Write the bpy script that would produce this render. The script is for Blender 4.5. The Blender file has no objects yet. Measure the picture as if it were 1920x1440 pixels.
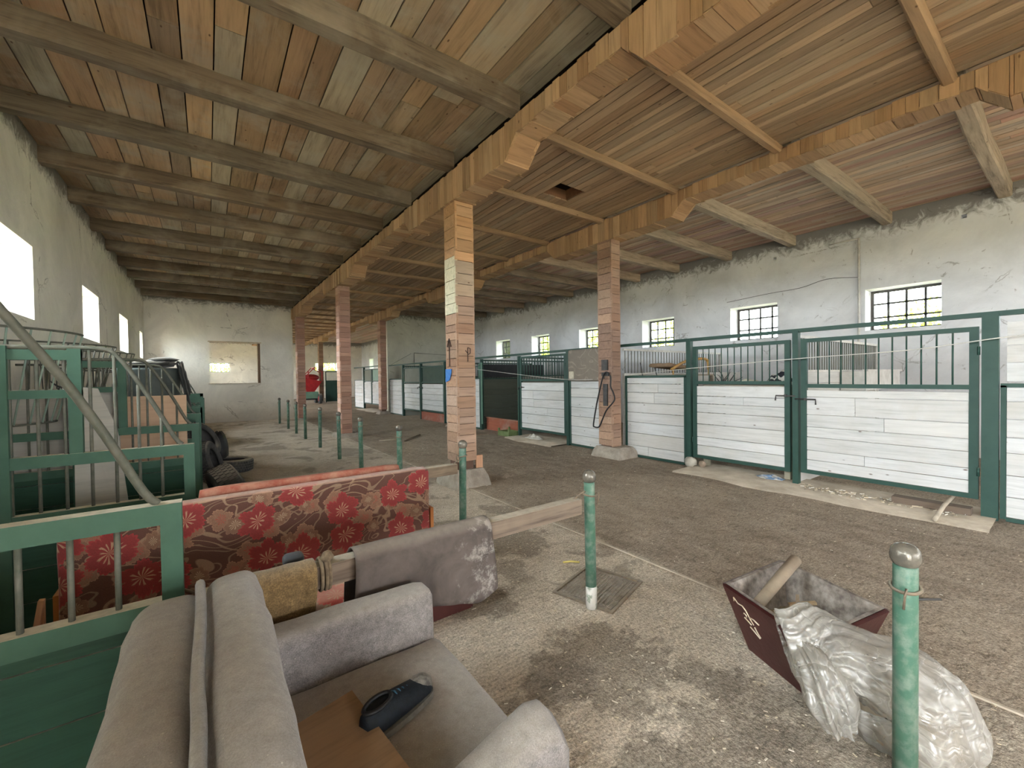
import bpy, math, random
import numpy as np
from mathutils import Vector, Matrix, noise as mn
random.seed(7)
sc = bpy.context.scene
COL = sc.collection
# ---------------------------------------------------------------- camera
yaw, pitch, roll = math.radians(35.98), math.radians(-.92), math.radians(-.76)
fw = Vector((math.sin(yaw)*math.cos(pitch), math.cos(yaw)*math.cos(pitch), math.sin(pitch)))
r0 = Vector((math.cos(yaw), -math.sin(yaw), 0)); u0 = r0.cross(fw)
rt = r0*math.cos(roll) + u0*math.sin(roll); up = -r0*math.sin(roll) + u0*math.cos(roll)
cam = bpy.data.cameras.new('camera'); cam.sensor_width = 36; cam.lens = 785/1920*36; cam.clip_start = .05; cam.clip_end = 300
co = bpy.data.objects.new('camera', cam); COL.objects.link(co); sc.camera = co
co.matrix_world = Matrix(((rt.x, up.x, -fw.x, 0), (rt.y, up.y, -fw.y, 0), (rt.z, up.z, -fw.z, 1.55), (0, 0, 0, 1)))
# ---------------------------------------------------------------- sky, exposure
W = bpy.data.worlds.new('overcast_sky'); sc.world = W; W.use_nodes = True
nt = W.node_tree; bg = nt.nodes['Background']
tc = nt.nodes.new('ShaderNodeTexCoord'); nz = nt.nodes.new('ShaderNodeTexNoise'); nz.inputs['Scale'].default_value = 3
rp = nt.nodes.new('ShaderNodeValToRGB'); rp.color_ramp.elements[0].color = (.86, .92, 1, 1); rp.color_ramp.elements[1].color = (.96, .98, 1, 1)
nt.links.new(tc.outputs['Generated'], nz.inputs['Vector']); nt.links.new(nz.outputs['Fac'], rp.inputs['Fac']); nt.links.new(rp.outputs['Color'], bg.inputs['Color'])
SKY = 9.0
bg.inputs['Strength'].default_value = SKY
vm = nt.nodes.new('ShaderNodeVectorMath'); vm.operation = 'DOT_PRODUCT'; nrm = nt.nodes.new('ShaderNodeVectorMath'); nrm.operation = 'NORMALIZE'
nt.links.new(tc.outputs['Generated'], nrm.inputs[0]); nt.links.new(nrm.outputs[0], vm.inputs[0]); vm.inputs[1].default_value = Vector((-.78, .32, .52)).normalized()
mr = nt.nodes.new('ShaderNodeMapRange'); mr.interpolation_type = 'SMOOTHSTEP'; nt.links.new(vm.outputs['Value'], mr.inputs[0]); mr.inputs[1].default_value = -.1; mr.inputs[2].default_value = .95; mr.inputs[3].default_value = SKY; mr.inputs[4].default_value = SKY*3.2
nt.links.new(mr.outputs[0], bg.inputs['Strength'])
W.cycles.sampling_method = 'MANUAL'; W.cycles.sample_map_resolution = 256
vs = sc.view_settings; vs.view_transform = 'Standard'; vs.look = 'None'; vs.gamma = 1; vs.use_curve_mapping = False
vs.exposure = 1.9
sc.cycles.max_bounces = 10; sc.cycles.diffuse_bounces = 7; sc.cycles.transparent_max_bounces = 24; sc.cycles.sample_clamp_indirect = 6
sc.cycles.use_denoising = True
def portal(loc, rot, sx, sy):          # guides sky sampling through an opening, gives no light of its own
    L = bpy.data.lights.new('sky_portal', 'AREA'); L.shape = 'RECTANGLE'; L.size = sx; L.size_y = sy; L.cycles.is_portal = True
    o = bpy.data.objects.new('sky_portal', L); COL.objects.link(o); o.location = loc; o.rotation_euler = rot
PI = math.pi

# ---------------------------------------------------------------- building helpers
def bx8(p):  # faces of an 8-corner block: bottom 0-3, top 4-7
    return [(3, 2, 1, 0), (4, 5, 6, 7), (0, 1, 5, 4), (1, 2, 6, 5), (2, 3, 7, 6), (3, 0, 4, 7)]
class MB:
    def __init__(s): s.v = []; s.f = []; s.c = []; s.sm = []
    def add(s, vs, fs, tint=(1, 1, 1), smooth=False, rnd=None):
        n = len(s.v); s.v += [tuple(v) for v in vs]; rnd = random.random() if rnd is None else rnd
        for f in fs: s.f.append(tuple(i+n for i in f)); s.c.append((*tint, rnd)); s.sm.append(smooth)
        return s
    def box(s, a, b, tint=(1, 1, 1), M=None):
        x0, y0, z0 = a; x1, y1, z1 = b
        p = [(x0, y0, z0), (x1, y0, z0), (x1, y1, z0), (x0, y1, z0), (x0, y0, z1), (x1, y0, z1), (x1, y1, z1), (x0, y1, z1)]
        if M is not None: p = [M @ Vector(q) for q in p]
        return s.add(p, bx8(p), tint)
    def hexa(s, p, tint=(1, 1, 1)): return s.add(p, bx8(p), tint)
    def bar(s, a, b, w, h, tint=(1, 1, 1), upv=(0, 0, 1)):     # rectangular bar from a to b
        a = Vector(a); b = Vector(b); d = (b-a).normalized(); u = Vector(upv)
        if abs(d.dot(u)) > .98: u = Vector((0, 1, 0))
        r = d.cross(u).normalized(); u = r.cross(d)
        q = [(-w/2, -h/2), (w/2, -h/2), (w/2, h/2), (-w/2, h/2)]
        p = [a+r*i+u*j for i, j in q] + [b+r*i+u*j for i, j in q]
        return s.add(p, bx8(p), tint)
    def tube(s, pts, r, n=8, tint=(1, 1, 1), cap=True, closed=False):
        pts = [Vector(p) for p in pts]; m = len(pts); rr = r if isinstance(r, (list, tuple)) else [r]*m
        vs = []; ref = None
        for i, p in enumerate(pts):
            if closed: d = (pts[(i+1) % m]-pts[i-1])
            else: d = pts[min(i+1, m-1)]-pts[max(i-1, 0)]
            d.normalize()
            if ref is None: ref = Vector((0, 0, 1)) if abs(d.z) < .9 else Vector((1, 0, 0))
            x = ref.cross(d)
            if x.length < 1e-4: x = Vector((0, 1, 0)).cross(d)
            x.normalize(); y = d.cross(x); ref = -y if False else ref
            ref = d.cross(x)*-1 if False else ref
            for k in range(n):
                t = 2*PI*k/n; vs.append(p+(x*math.cos(t)+y*math.sin(t))*rr[i])
        fs = []
        for i in range(m if closed else m-1):
            j = (i+1) % m
            for k in range(n): fs.append((i*n+k, i*n+(k+1) % n, j*n+(k+1) % n, j*n+k))
        if cap and not closed: fs += [tuple(range(n))[::-1], tuple(range((m-1)*n, m*n))]
        return s.add(vs, fs, tint, True)
    def lathe(s, c, prof, n=20, tint=(1, 1, 1), M=None):      # prof = [(radius, height)...]
        vs = []; c = Vector(c)
        for r, z in prof:
            for k in range(n):
                t = 2*PI*k/n; q = Vector((r*math.cos(t), r*math.sin(t), z)); vs.append(c+(M @ q if M is not None else q))
        m = len(prof); fs = [(i*n+k, i*n+(k+1) % n, (i+1)*n+(k+1) % n, (i+1)*n+k) for i in range(m-1) for k in range(n)]
        fs += [tuple(range(n))[::-1], tuple(range((m-1)*n, m*n))]
        return s.add(vs, fs, tint, True)
    def ball(s, c, r, sq=(1, 1, 1), n=14, tint=(1, 1, 1), jit=0, fr=3.):
        vs = []; m = n//2+1
        for i in range(m+1):
            a = PI*i/m
            for k in range(n):
                t = 2*PI*k/n; d = Vector((math.sin(a)*math.cos(t), math.sin(a)*math.sin(t), math.cos(a)))
                q = 1+jit*mn.noise(d*fr+Vector(c)*7)
                vs.append(Vector(c)+Vector((d.x*sq[0], d.y*sq[1], d.z*sq[2]))*r*q)
        fs = [(i*n+k, (i+1)*n+k, (i+1)*n+(k+1) % n, i*n+(k+1) % n) for i in range(m) for k in range(n)]
        return s.add(vs, fs, tint, True)
    def soft(s, a, b, r, n=10, puff=0, jit=.004, tint=(1, 1, 1), M=None, fr=6.):   # upholstered block with rounded edges
        a = Vector(a); b = Vector(b); c = (a+b)/2; h = (b-a)/2; key = {}; vs = []; fs = []
        def vert(q):
            k = tuple(round(t, 5) for t in q)
            if k in key: return key[k]
            p = Vector((q[0]*h.x, q[1]*h.y, q[2]*h.z)); cl = Vector([max(-h[i]+r, min(h[i]-r, p[i])) for i in range(3)])
            d = p-cl
            if d.length > 1e-6: p = cl+d.normalized()*r
            for i in range(3):
                o = [j for j in range(3) if j != i]
                p[i] += math.copysign(puff*(1-q[o[0]]**2)*(1-q[o[1]]**2), q[i])*(1 if abs(q[i]) > .9 else 0)
            w = c+p; w += Vector((mn.noise(w*fr), mn.noise(w*fr+Vector((9, 0, 0))), mn.noise(w*fr+Vector((0, 9, 0)))))*jit
            if M is not None: w = M @ w
            vs.append(w); key[k] = len(vs)-1; return key[k]
        g = [-1+2*i/n for i in range(n+1)]
        # denser near the edges
        g = [math.copysign(abs(t)**.6, t) for t in g]
        for ax in range(3):
            for sg in (-1, 1):
                for i in range(n):
                    for j in range(n):
                        q = []
                        for (ii, jj) in ((i, j), (i+1, j), (i+1, j+1), (i, j+1)):
                            t = [0, 0, 0]; t[ax] = sg; t[(ax+1) % 3] = g[ii]; t[(ax+2) % 3] = g[jj]; q.append(vert(t))
                        fs.append(tuple(q if sg > 0 else q[::-1]))
        return s.add(vs, fs, tint, True)
    def sheet(s, fn, nu, nv, th=.004, tint=(1, 1, 1), smooth=True):        # a bent sheet with real thickness
        P = [[Vector(fn(i/nu, j/nv)) for j in range(nv+1)] for i in range(nu+1)]
        N = []
        for i in range(nu+1):
            for j in range(nv+1):
                du = P[min(i+1, nu)][j]-P[max(i-1, 0)][j]; dv = P[i][min(j+1, nv)]-P[i][max(j-1, 0)]
                nn = du.cross(dv); N.append(nn.normalized() if nn.length > 1e-9 else Vector((0, 0, 1)))
        T = [P[i][j] for i in range(nu+1) for j in range(nv+1)]; vs = T+[t-n*th for t, n in zip(T, N)]
        k = len(T); id = lambda i, j: i*(nv+1)+j; fs = []
        for i in range(nu):
            for j in range(nv):
                q = (id(i, j), id(i+1, j), id(i+1, j+1), id(i, j+1)); fs.append(q); fs.append(tuple(t+k for t in q[::-1]))
        for i in range(nu):
            for j in (0, nv):
                q = (id(i, j), id(i, j)+k, id(i+1, j)+k, id(i+1, j)); fs.append(q if j == 0 else q[::-1])
        for j in range(nv):
            for i in (0, nu):
                q = (id(i, j), id(i, j+1), id(i, j+1)+k, id(i, j)+k); fs.append(q if i == 0 else q[::-1])
        return s.add(vs, fs, tint, smooth)
    def build(s, name, m, parent=None, local=False):
        if parent is not None and not local:
            off = Vector(parent.location)
            p = parent.parent
            while p is not None: off += Vector(p.location); p = p.parent
        elif parent is None and not local:
            A = np.array([tuple(v) for v in s.v]); off = Vector(((A[:, 0].min()+A[:, 0].max())/2, (A[:, 1].min()+A[:, 1].max())/2, A[:, 2].min()))
        else: off = Vector((0, 0, 0))
        me = bpy.data.meshes.new(name); me.from_pydata([(v[0]-off.x, v[1]-off.y, v[2]-off.z) for v in s.v], [], s.f)
        at = me.color_attributes.new('tint', 'FLOAT_COLOR', 'CORNER')
        ar = np.zeros((len(me.loops), 4), dtype=np.float32); k = 0
        for f, c in zip(s.f, s.c):
            ar[k:k+len(f)] = c; k += len(f)
        at.data.foreach_set('color', ar.ravel())
        me.polygons.foreach_set('use_smooth', s.sm); me.materials.append(m); me.update()
        o = bpy.data.objects.new(name, me); COL.objects.link(o)
        if parent is not None: o.parent = parent
        if parent is None and not local: o.location = off
        return o
def thing(name, label, cat, loc, group=None, rz=0):
    o = bpy.data.objects.new(name, None); COL.objects.link(o); o.location = loc; o.rotation_euler = (0, 0, rz); o.empty_display_size = .1
    o['label'] = label; o['category'] = cat
    if group: o['group'] = group
    return o
def tag(o, label, cat, group=None, kind=None):
    o['label'] = label; o['category'] = cat
    if group: o['group'] = group
    if kind: o['kind'] = kind
    return o
def struct(o, label, cat='wall'):
    o['kind'] = 'structure'; o['label'] = label; o['category'] = cat; return o
def dup(o, loc=None, parent=None, label=None):
    c = o.copy(); COL.objects.link(c)
    if parent is not None: c.parent = parent
    if loc is not None: c.location = loc
    if label: c['label'] = label
    for ch in [q for q in bpy.data.objects if q.parent == o]: dup(ch, None, c)
    return c

# ---------------------------------------------------------------- materials
class G:
    def __init__(s, name):
        s.m = bpy.data.materials.new(name); s.m.use_nodes = True; s.t = s.m.node_tree; s.b = s.t.nodes['Principled BSDF']
        s.tc = s.n('ShaderNodeTexCoord'); s.geo = s.n('ShaderNodeNewGeometry'); s.obj = s.tc.outputs['Object']; s.pos = s.geo.outputs['Position']
    def n(s, k, **kw):
        x = s.t.nodes.new(k)
        for a, v in kw.items(): setattr(x, a, v)
        return x
    def l(s, a, b): s.t.links.new(a, b)
    def put(s, sock, v):
        if hasattr(v, 'is_output') or isinstance(v, bpy.types.NodeSocket): s.l(v, sock)
        else: sock.default_value = v
    def map(s, v, scale=(1, 1, 1), loc=(0, 0, 0), rot=(0, 0, 0)):
        x = s.n('ShaderNodeMapping'); s.l(v, x.inputs[0]); x.inputs['Scale'].default_value = scale; x.inputs['Location'].default_value = loc; x.inputs['Rotation'].default_value = rot; return x.outputs[0]
    def noise(s, v, scale=5, detail=4, rough=.55, dist=0, w=None):
        x = s.n('ShaderNodeTexNoise'); x.inputs['Scale'].default_value = scale; x.inputs['Detail'].default_value = detail; x.inputs['Roughness'].default_value = rough; x.inputs['Distortion'].default_value = dist
        if w is not None: x.noise_dimensions = '4D'; s.l(w, x.inputs['W'])
        s.l(v, x.inputs['Vector']); return x.outputs['Fac']
    def vor(s, v, scale=5, feature='F1', rnd=1, out='Distance'):
        x = s.n('ShaderNodeTexVoronoi', feature=feature); x.inputs['Scale'].default_value = scale; x.inputs['Randomness'].default_value = rnd; s.l(v, x.inputs['Vector']); return x.outputs[out]
    def ramp(s, f, stops, interp='LINEAR'):
        x = s.n('ShaderNodeValToRGB'); s.l(f, x.inputs[0]); x.color_ramp.interpolation = interp; e = x.color_ramp.elements
        while len(e) < len(stops): e.new(.5)
        for q, (p, c) in zip(e, stops): q.position = p; q.color = (*c, 1) if isinstance(c, tuple) else (c, c, c, 1)
        return x.outputs[0]
    def math(s, op, a, b=0, c=0):
        x = s.n('ShaderNodeMath', operation=op); s.put(x.inputs[0], a); s.put(x.inputs[1], b); s.put(x.inputs[2], c); return x.outputs[0]
    def mix(s, f, a, b, bt='MIX'):
        x = s.n('ShaderNodeMix', data_type='RGBA', blend_type=bt); s.put(x.inputs[0], f)
        for i, v in ((6, a), (7, b)):
            s.put(x.inputs[i], (*v, 1) if isinstance(v, tuple) and len(v) == 3 else v)
        return x.outputs[2]
    def xyz(s, v):
        x = s.n('ShaderNodeSeparateXYZ'); s.l(v, x.inputs[0]); return x.outputs
    def tint(s):
        x = s.n('ShaderNodeAttribute', attribute_name='tint'); return x.outputs['Color'], x.outputs['Alpha']
    def bump(s, h, st=.3, d=.01, prev=None):
        x = s.n('ShaderNodeBump'); x.inputs['Strength'].default_value = st; x.inputs['Distance'].default_value = d; s.l(h, x.inputs['Height'])
        if prev: s.l(prev, x.inputs['Normal'])
        return x.outputs[0]
    def out(s, col, rough=.8, bump=None, metal=0, spec=.3, **kw):
        s.put(s.b.inputs['Base Color'], (*col, 1) if isinstance(col, tuple) else col); s.put(s.b.inputs['Roughness'], rough); s.b.inputs['Metallic'].default_value = metal; s.b.inputs['Specular IOR Level'].default_value = spec
        if bump: s.l(bump, s.b.inputs['Normal'])
        for k, v in kw.items(): s.put(s.b.inputs[k], v)
        return s.m
    def dusty(s, col, dust=(.62, .56, .45), amt=.9, lo=.55, hi=.95):     # dust lying on upward faces
        z = s.xyz(s.geo.outputs['Normal'])[2]; f = s.n('ShaderNodeMapRange'); s.l(z, f.inputs[0]); f.inputs[1].default_value = lo; f.inputs[2].default_value = hi; f.inputs[4].default_value = amt
        nn = s.noise(s.pos, 30, 3); g = s.math('MULTIPLY', f.outputs[0], s.ramp(nn, [(.3, .7), (.6, 1.)]))
        return s.mix(g, col, dust)
def board_mat(name, axis, contrast=.45, knots=True, stain=None, dust=0, rough=.85, gs=1.):
    g = G(name); col, al = g.tint(); w = g.math('MULTIPLY', al, 37.)
    sc_ = [14*gs, 14*gs, 14*gs]; sc_[axis] = 1.1*gs
    n1 = g.noise(g.map(g.pos, tuple(sc_)), 1.6, 5, .6, .6, w); s2 = [60, 60, 60]; s2[axis] = 3
    n2 = g.noise(g.map(g.pos, tuple(s2)), 1.5, 3, .6, 0, w)
    f = g.math('ADD', g.math('MULTIPLY', n1, .7), g.math('MULTIPLY', n2, .3))
    c = g.mix(1., col, g.ramp(f, [(.34, 1-contrast), (.5, 1.), (.66, 1+contrast*.45)]), 'MULTIPLY')
    if knots:
        ks = [4.5, 4.5, 4.5]; ks[axis] = 2.2
        off = g.n('ShaderNodeVectorMath', operation='ADD'); cm = g.n('ShaderNodeCombineXYZ'); g.l(w, cm.inputs[0]); g.l(w, cm.inputs[1]); g.l(w, cm.inputs[2]); g.l(g.map(g.pos, tuple(ks)), off.inputs[0]); g.l(cm.outputs[0], off.inputs[1])
        d = g.vor(off.outputs[0], 1.6, 'F1', 1); c = g.mix(g.ramp(d, [(.035, .85), (.085, 0.)]), c, (.07, .03, .012))
    if stain:
        sn = g.noise(g.pos, 1.1, 5, .65, .5, w); c = g.mix(g.ramp(sn, [(.48, 0.), (.68, stain[1])]), c, stain[0])
    if dust: c = g.dusty(c, amt=dust)
    return g.out(c, rough, g.bump(f, .35, .006))
W_X, W_Y, W_Z = (board_mat('pine_board_'+a, i, .3) for i, a in enumerate('xyz'))
OLD_X = board_mat('weathered_beam', 0, .6, True, ((.30, .255, .19), .7), gs=.8)
OLD_Y = board_mat('weathered_ceiling_board', 1, .42, True, ((.40, .36, .28), .8), gs=.7)
PAINT_X = board_mat('painted_board_x', 0, .16, False, dust=.6); PAINT_Y = board_mat('painted_board_y', 1, .22, True, ((.40, .37, .32), .5))
GRN_X = board_mat('green_painted_board', 0, .3, False, dust=.5, rough=.6)

def m_plaster(name, base, dirt, sp=.66):
    g = G(name); n = g.noise(g.pos, .8, 6, .65, .6); c = g.mix(g.ramp(n, [(.36, 0.), (.66, 1.)]), base, tuple(x*.78 for x in base))
    n2 = g.noise(g.pos, 5, 6, .7, 1.2); c = g.mix(g.ramp(n2, [(sp, 0.), (sp+.06, .6)]), c, dirt)
    cr = g.vor(g.map(g.pos, (1, 1, 1.4)), .9, 'DISTANCE_TO_EDGE'); wob = g.noise(g.pos, 2.3, 4, .7)
    cr2 = g.math('ADD', cr, g.math('MULTIPLY', g.math('SUBTRACT', wob, .5), .25))
    msk = g.ramp(g.noise(g.pos, .7, 2), [(.5, 0.), (.6, .8)]); ln = g.ramp(g.math('ABSOLUTE', cr2), [(.0, 1.), (.012, 0.)])
    c = g.mix(g.math('MULTIPLY', ln, msk), c, dirt)
    z = g.xyz(g.pos)[2]; zz = g.math('ADD', z, g.math('MULTIPLY', n2, .9))
    c = g.mix(g.ramp(g.math('MULTIPLY', zz, .2), [(.955, 0.), (1.02, .8)]), c, tuple(x*.55 for x in dirt))      # soot and cobweb under the ceiling
    c = g.mix(g.ramp(g.math('MULTIPLY', zz, .2), [(.1, .45), (.25, 0.)]), c, (.36, .30, .22))
    h = g.math('ADD', g.noise(g.pos, 3, 4), g.math('MULTIPLY', g.noise(g.pos, 18, 5, .7), .35))
    return g.out(c, .95, g.bump(h, .5, .03), spec=.1)
PLASTER = m_plaster('limewashed_plaster', (.80, .765, .68), (.2, .175, .14))
PLASTER_W = m_plaster('grey_plaster', (.70, .705, .715), (.2, .18, .16), .625)
PLASTER_G = m_plaster('olive_plaster', (.60, .585, .48), (.2, .18, .12))

def m_floor():
    g = G('earth_and_concrete_floor'); P = g.pos; x = g.xyz(P)
    wob = g.noise(P, 3., 5, .6)
    conc = g.mix(g.ramp(g.noise(P, 1.4, 7, .7, .4), [(.3, 0.), (.7, 1.)]), (.42, .355, .275), (.62, .545, .44))
    st = g.noise(g.map(P, (1, 1, 1), (3.1, 1.7, 0)), 1.15, 6, .6, .8); conc = g.mix(g.ramp(st, [(.54, 0.), (.585, .6)]), conc, (.22, .185, .145))
    for cx, cy, rr in ((1.72, 1.52, .36), (1.42, 1.62, .22), (1.75, .82, .33), (1.98, .62, .3), (1.38, .98, .2), (2.05, 1.15, .16), (1.5, 2.45, .25), (2.3, 3.2, .4)):
        dd = g.n('ShaderNodeVectorMath', operation='DISTANCE'); g.l(g.map(P, (1, 1, 0)), dd.inputs[0]); dd.inputs[1].default_value = (cx, cy, 0)
        q = g.math('ADD', g.math('DIVIDE', dd.outputs['Value'], rr), g.math('MULTIPLY', g.math('SUBTRACT', g.noise(P, 5.5, 6, .7), .5), 2.4))
        conc = g.mix(g.ramp(q, [(.78, .62), (1., 0.)]), conc, (.20, .17, .135))
    dirt = g.mix(g.ramp(g.noise(g.map(P, (1, .5, 1)), 5, 8, .72), [(.32, 0.), (.68, 1.)]), (.19, .15, .112), (.37, .305, .235))
    dirt = g.mix(g.ramp(g.noise(P, .45, 4), [(.38, 0.), (.66, .55)]), dirt, (.44, .37, .285))
    e = g.math('ADD', x[0], g.math('MULTIPLY', g.math('SUBTRACT', wob, .5), .5)); fx = g.ramp(g.math('MULTIPLY', e, .1), [(.286, 0.), (.302, 1.)])
    cl = g.noise(g.map(P, (1, 1.7, 1), rot=(0, 0, .5)), 9, 7, .78, .6); dirt = g.mix(g.ramp(cl, [(.56, 0.), (.62, .6)]), dirt, (.12, .095, .07)); conc = g.mix(g.ramp(cl, [(.60, 0.), (.66, .45)]), conc, (.17, .14, .11))
    c = g.mix(fx, conc, dirt)
    sp = g.noise(P, 70, 3, .8); c = g.mix(1., c, g.ramp(sp, [(.32, .55), (.5, 1.), (.68, 1.35)]), 'MULTIPLY')
    s2 = g.noise(g.map(P, (1, 3.5, 1), rot=(0, 0, .6)), 13, 5, .75); c = g.mix(1., c, g.ramp(s2, [(.34, .68), (.5, 1.), (.66, 1.2)]), 'MULTIPLY')
    ch = g.vor(g.map(P, (1, 2.6, 1), rot=(0, 0, .7)), 55); cm = g.ramp(g.noise(P, 6, 4, .7), [(.5, 0.), (.62, .8)])
    c = g.mix(g.math('MULTIPLY', g.ramp(ch, [(.13, 1.), (.22, 0.)]), cm), c, (.62, .52, .36))
    h = g.math('ADD', g.math('MULTIPLY', g.noise(P, 5, 6, .7), 1.), g.math('MULTIPLY', g.noise(P, 45, 4, .7), .35))
    return g.out(c, .96, g.bump(h, .9, .04), spec=.1)
FLOOR = m_floor()
def simple(name, c1, c2=None, scale=8, rough=.8, bs=.25, bd=.006, metal=0, spec=.3, dust=0, tinted=False, det=5, lo=.35, hi=.65):
    g = G(name); n = g.noise(g.obj, scale, det, .62); c = g.mix(g.ramp(n, [(lo, 0.), (hi, 1.)]), c1, c2 or tuple(x*.7 for x in c1))
    if tinted: c = g.mix(1., c, g.tint()[0], 'MULTIPLY')
    if dust: c = g.dusty(c, amt=dust)
    return g.out(c, rough, g.bump(g.noise(g.obj, scale*4, 4, .7), bs, bd), metal, spec)
GREEN = simple('green_gate_paint', (.016, .048, .037), (.025, .062, .048), 6, .5, .2, .003, dust=.35)
GREEN_D = simple('dusty_green_paint', (.035, .09, .06), (.05, .115, .078), 5, .55, .2, .003, dust=.95)
GREEN_L = simple('worn_light_green_paint', (.06, .135, .093), (.15, .205, .16), 18, .42, .35, .003, lo=.45, hi=.62)
GREEN_SHEET = simple('green_sheet_metal', (.10, .20, .145), (.14, .24, .18), 3, .45)
IRON = simple('rusty_iron', (.10, .08, .06), (.2, .15, .1), 20, .6, dust=.3)
GALV = simple('dull_galvanised_rod', (.07, .08, .06), (.13, .125, .10), 14, .6, dust=.1)
DARK = simple('blackened_iron', (.03, .03, .03), (.06, .055, .05), 14, .5)
RUBBER = simple('dusty_tyre_rubber', (.035, .035, .035), (.075, .072, .066), 7, .8, .5, .01, dust=.45)
BLACK = simple('black_plastic', (.008, .008, .009), (.015, .015, .016), 9, .45)
CONC = simple('rough_concrete', (.38, .33, .27), (.24, .205, .165), 5, .95, .8, .03)
CONC_L = simple('pale_concrete_slab', (.50, .43, .34), (.32, .27, .205), 2.4, .95, .5, .02)
WHITE_P = simple('white_painted_metal', (.62, .60, .56), (.48, .46, .42), 8, .6)
SOFA = None
def m_fabric(name, c1, c2, lint=.5, sc=260, dust=.5):
    g = G(name); n = g.noise(g.obj, 7, 5, .6); c = g.mix(g.ramp(n, [(.35, 0.), (.65, 1.)]), c1, c2)
    wv = g.noise(g.obj, sc, 2, .8); c = g.mix(1., c, g.ramp(wv, [(.3, .6), (.7, 1.35)]), 'MULTIPLY'); c = g.mix(1., c, g.ramp(g.noise(g.obj, 38, 4, .7), [(.35, .78), (.65, 1.15)]), 'MULTIPLY')
    l = g.vor(g.obj, 26); c = g.mix(g.ramp(l, [(.035, lint), (.06, 0.)]), c, (.75, .68, .55))
    c = g.dusty(c, (.43, .385, .33), dust, .2, .98)
    return g.out(c, .97, g.bump(g.math('ADD', g.noise(g.obj, 12, 3), g.math('MULTIPLY', wv, .4)), .4, .008), spec=.05, **{'Sheen Weight': .25})
SOFA = m_fabric('grey_velour', (.19, .17, .163), (.24, .22, .21))
def m_felt():
    g = G('worn_grey_leatherette'); n = g.noise(g.obj, 5, 6, .68, .6); c = g.mix(g.ramp(n, [(.35, 0.), (.68, 1.)]), (.065, .052, .046), (.125, .10, .088))
    x = g.xyz(g.obj); m1 = g.noise(g.obj, 14, 6, .75); px = g.ramp(g.math('ADD', x[0], g.math('MULTIPLY', g.math('SUBTRACT', m1, .5), 1.1)), [(.22, 0.), (.42, .75)])
    c = g.mix(g.math('MULTIPLY', px, g.ramp(m1, [(.48, 0.), (.58, 1.)])), c, (.34, .31, .28)); c = g.dusty(c, (.36, .31, .26), .45, .3, .98)
    return g.out(c, .75, g.bump(g.math('ADD', n, g.math('MULTIPLY', g.noise(g.obj, 60, 3), .15)), .35, .01))
RAG = m_felt()
BURLAP = m_fabric('mustard_carpet_backing', (.15, .098, .045), (.21, .14, .065), .1, 160, .12)
DK_CLOTH = m_fabric('black_cloth', (.02, .022, .02), (.035, .037, .034), .1)
GREY_PANEL = None
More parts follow.
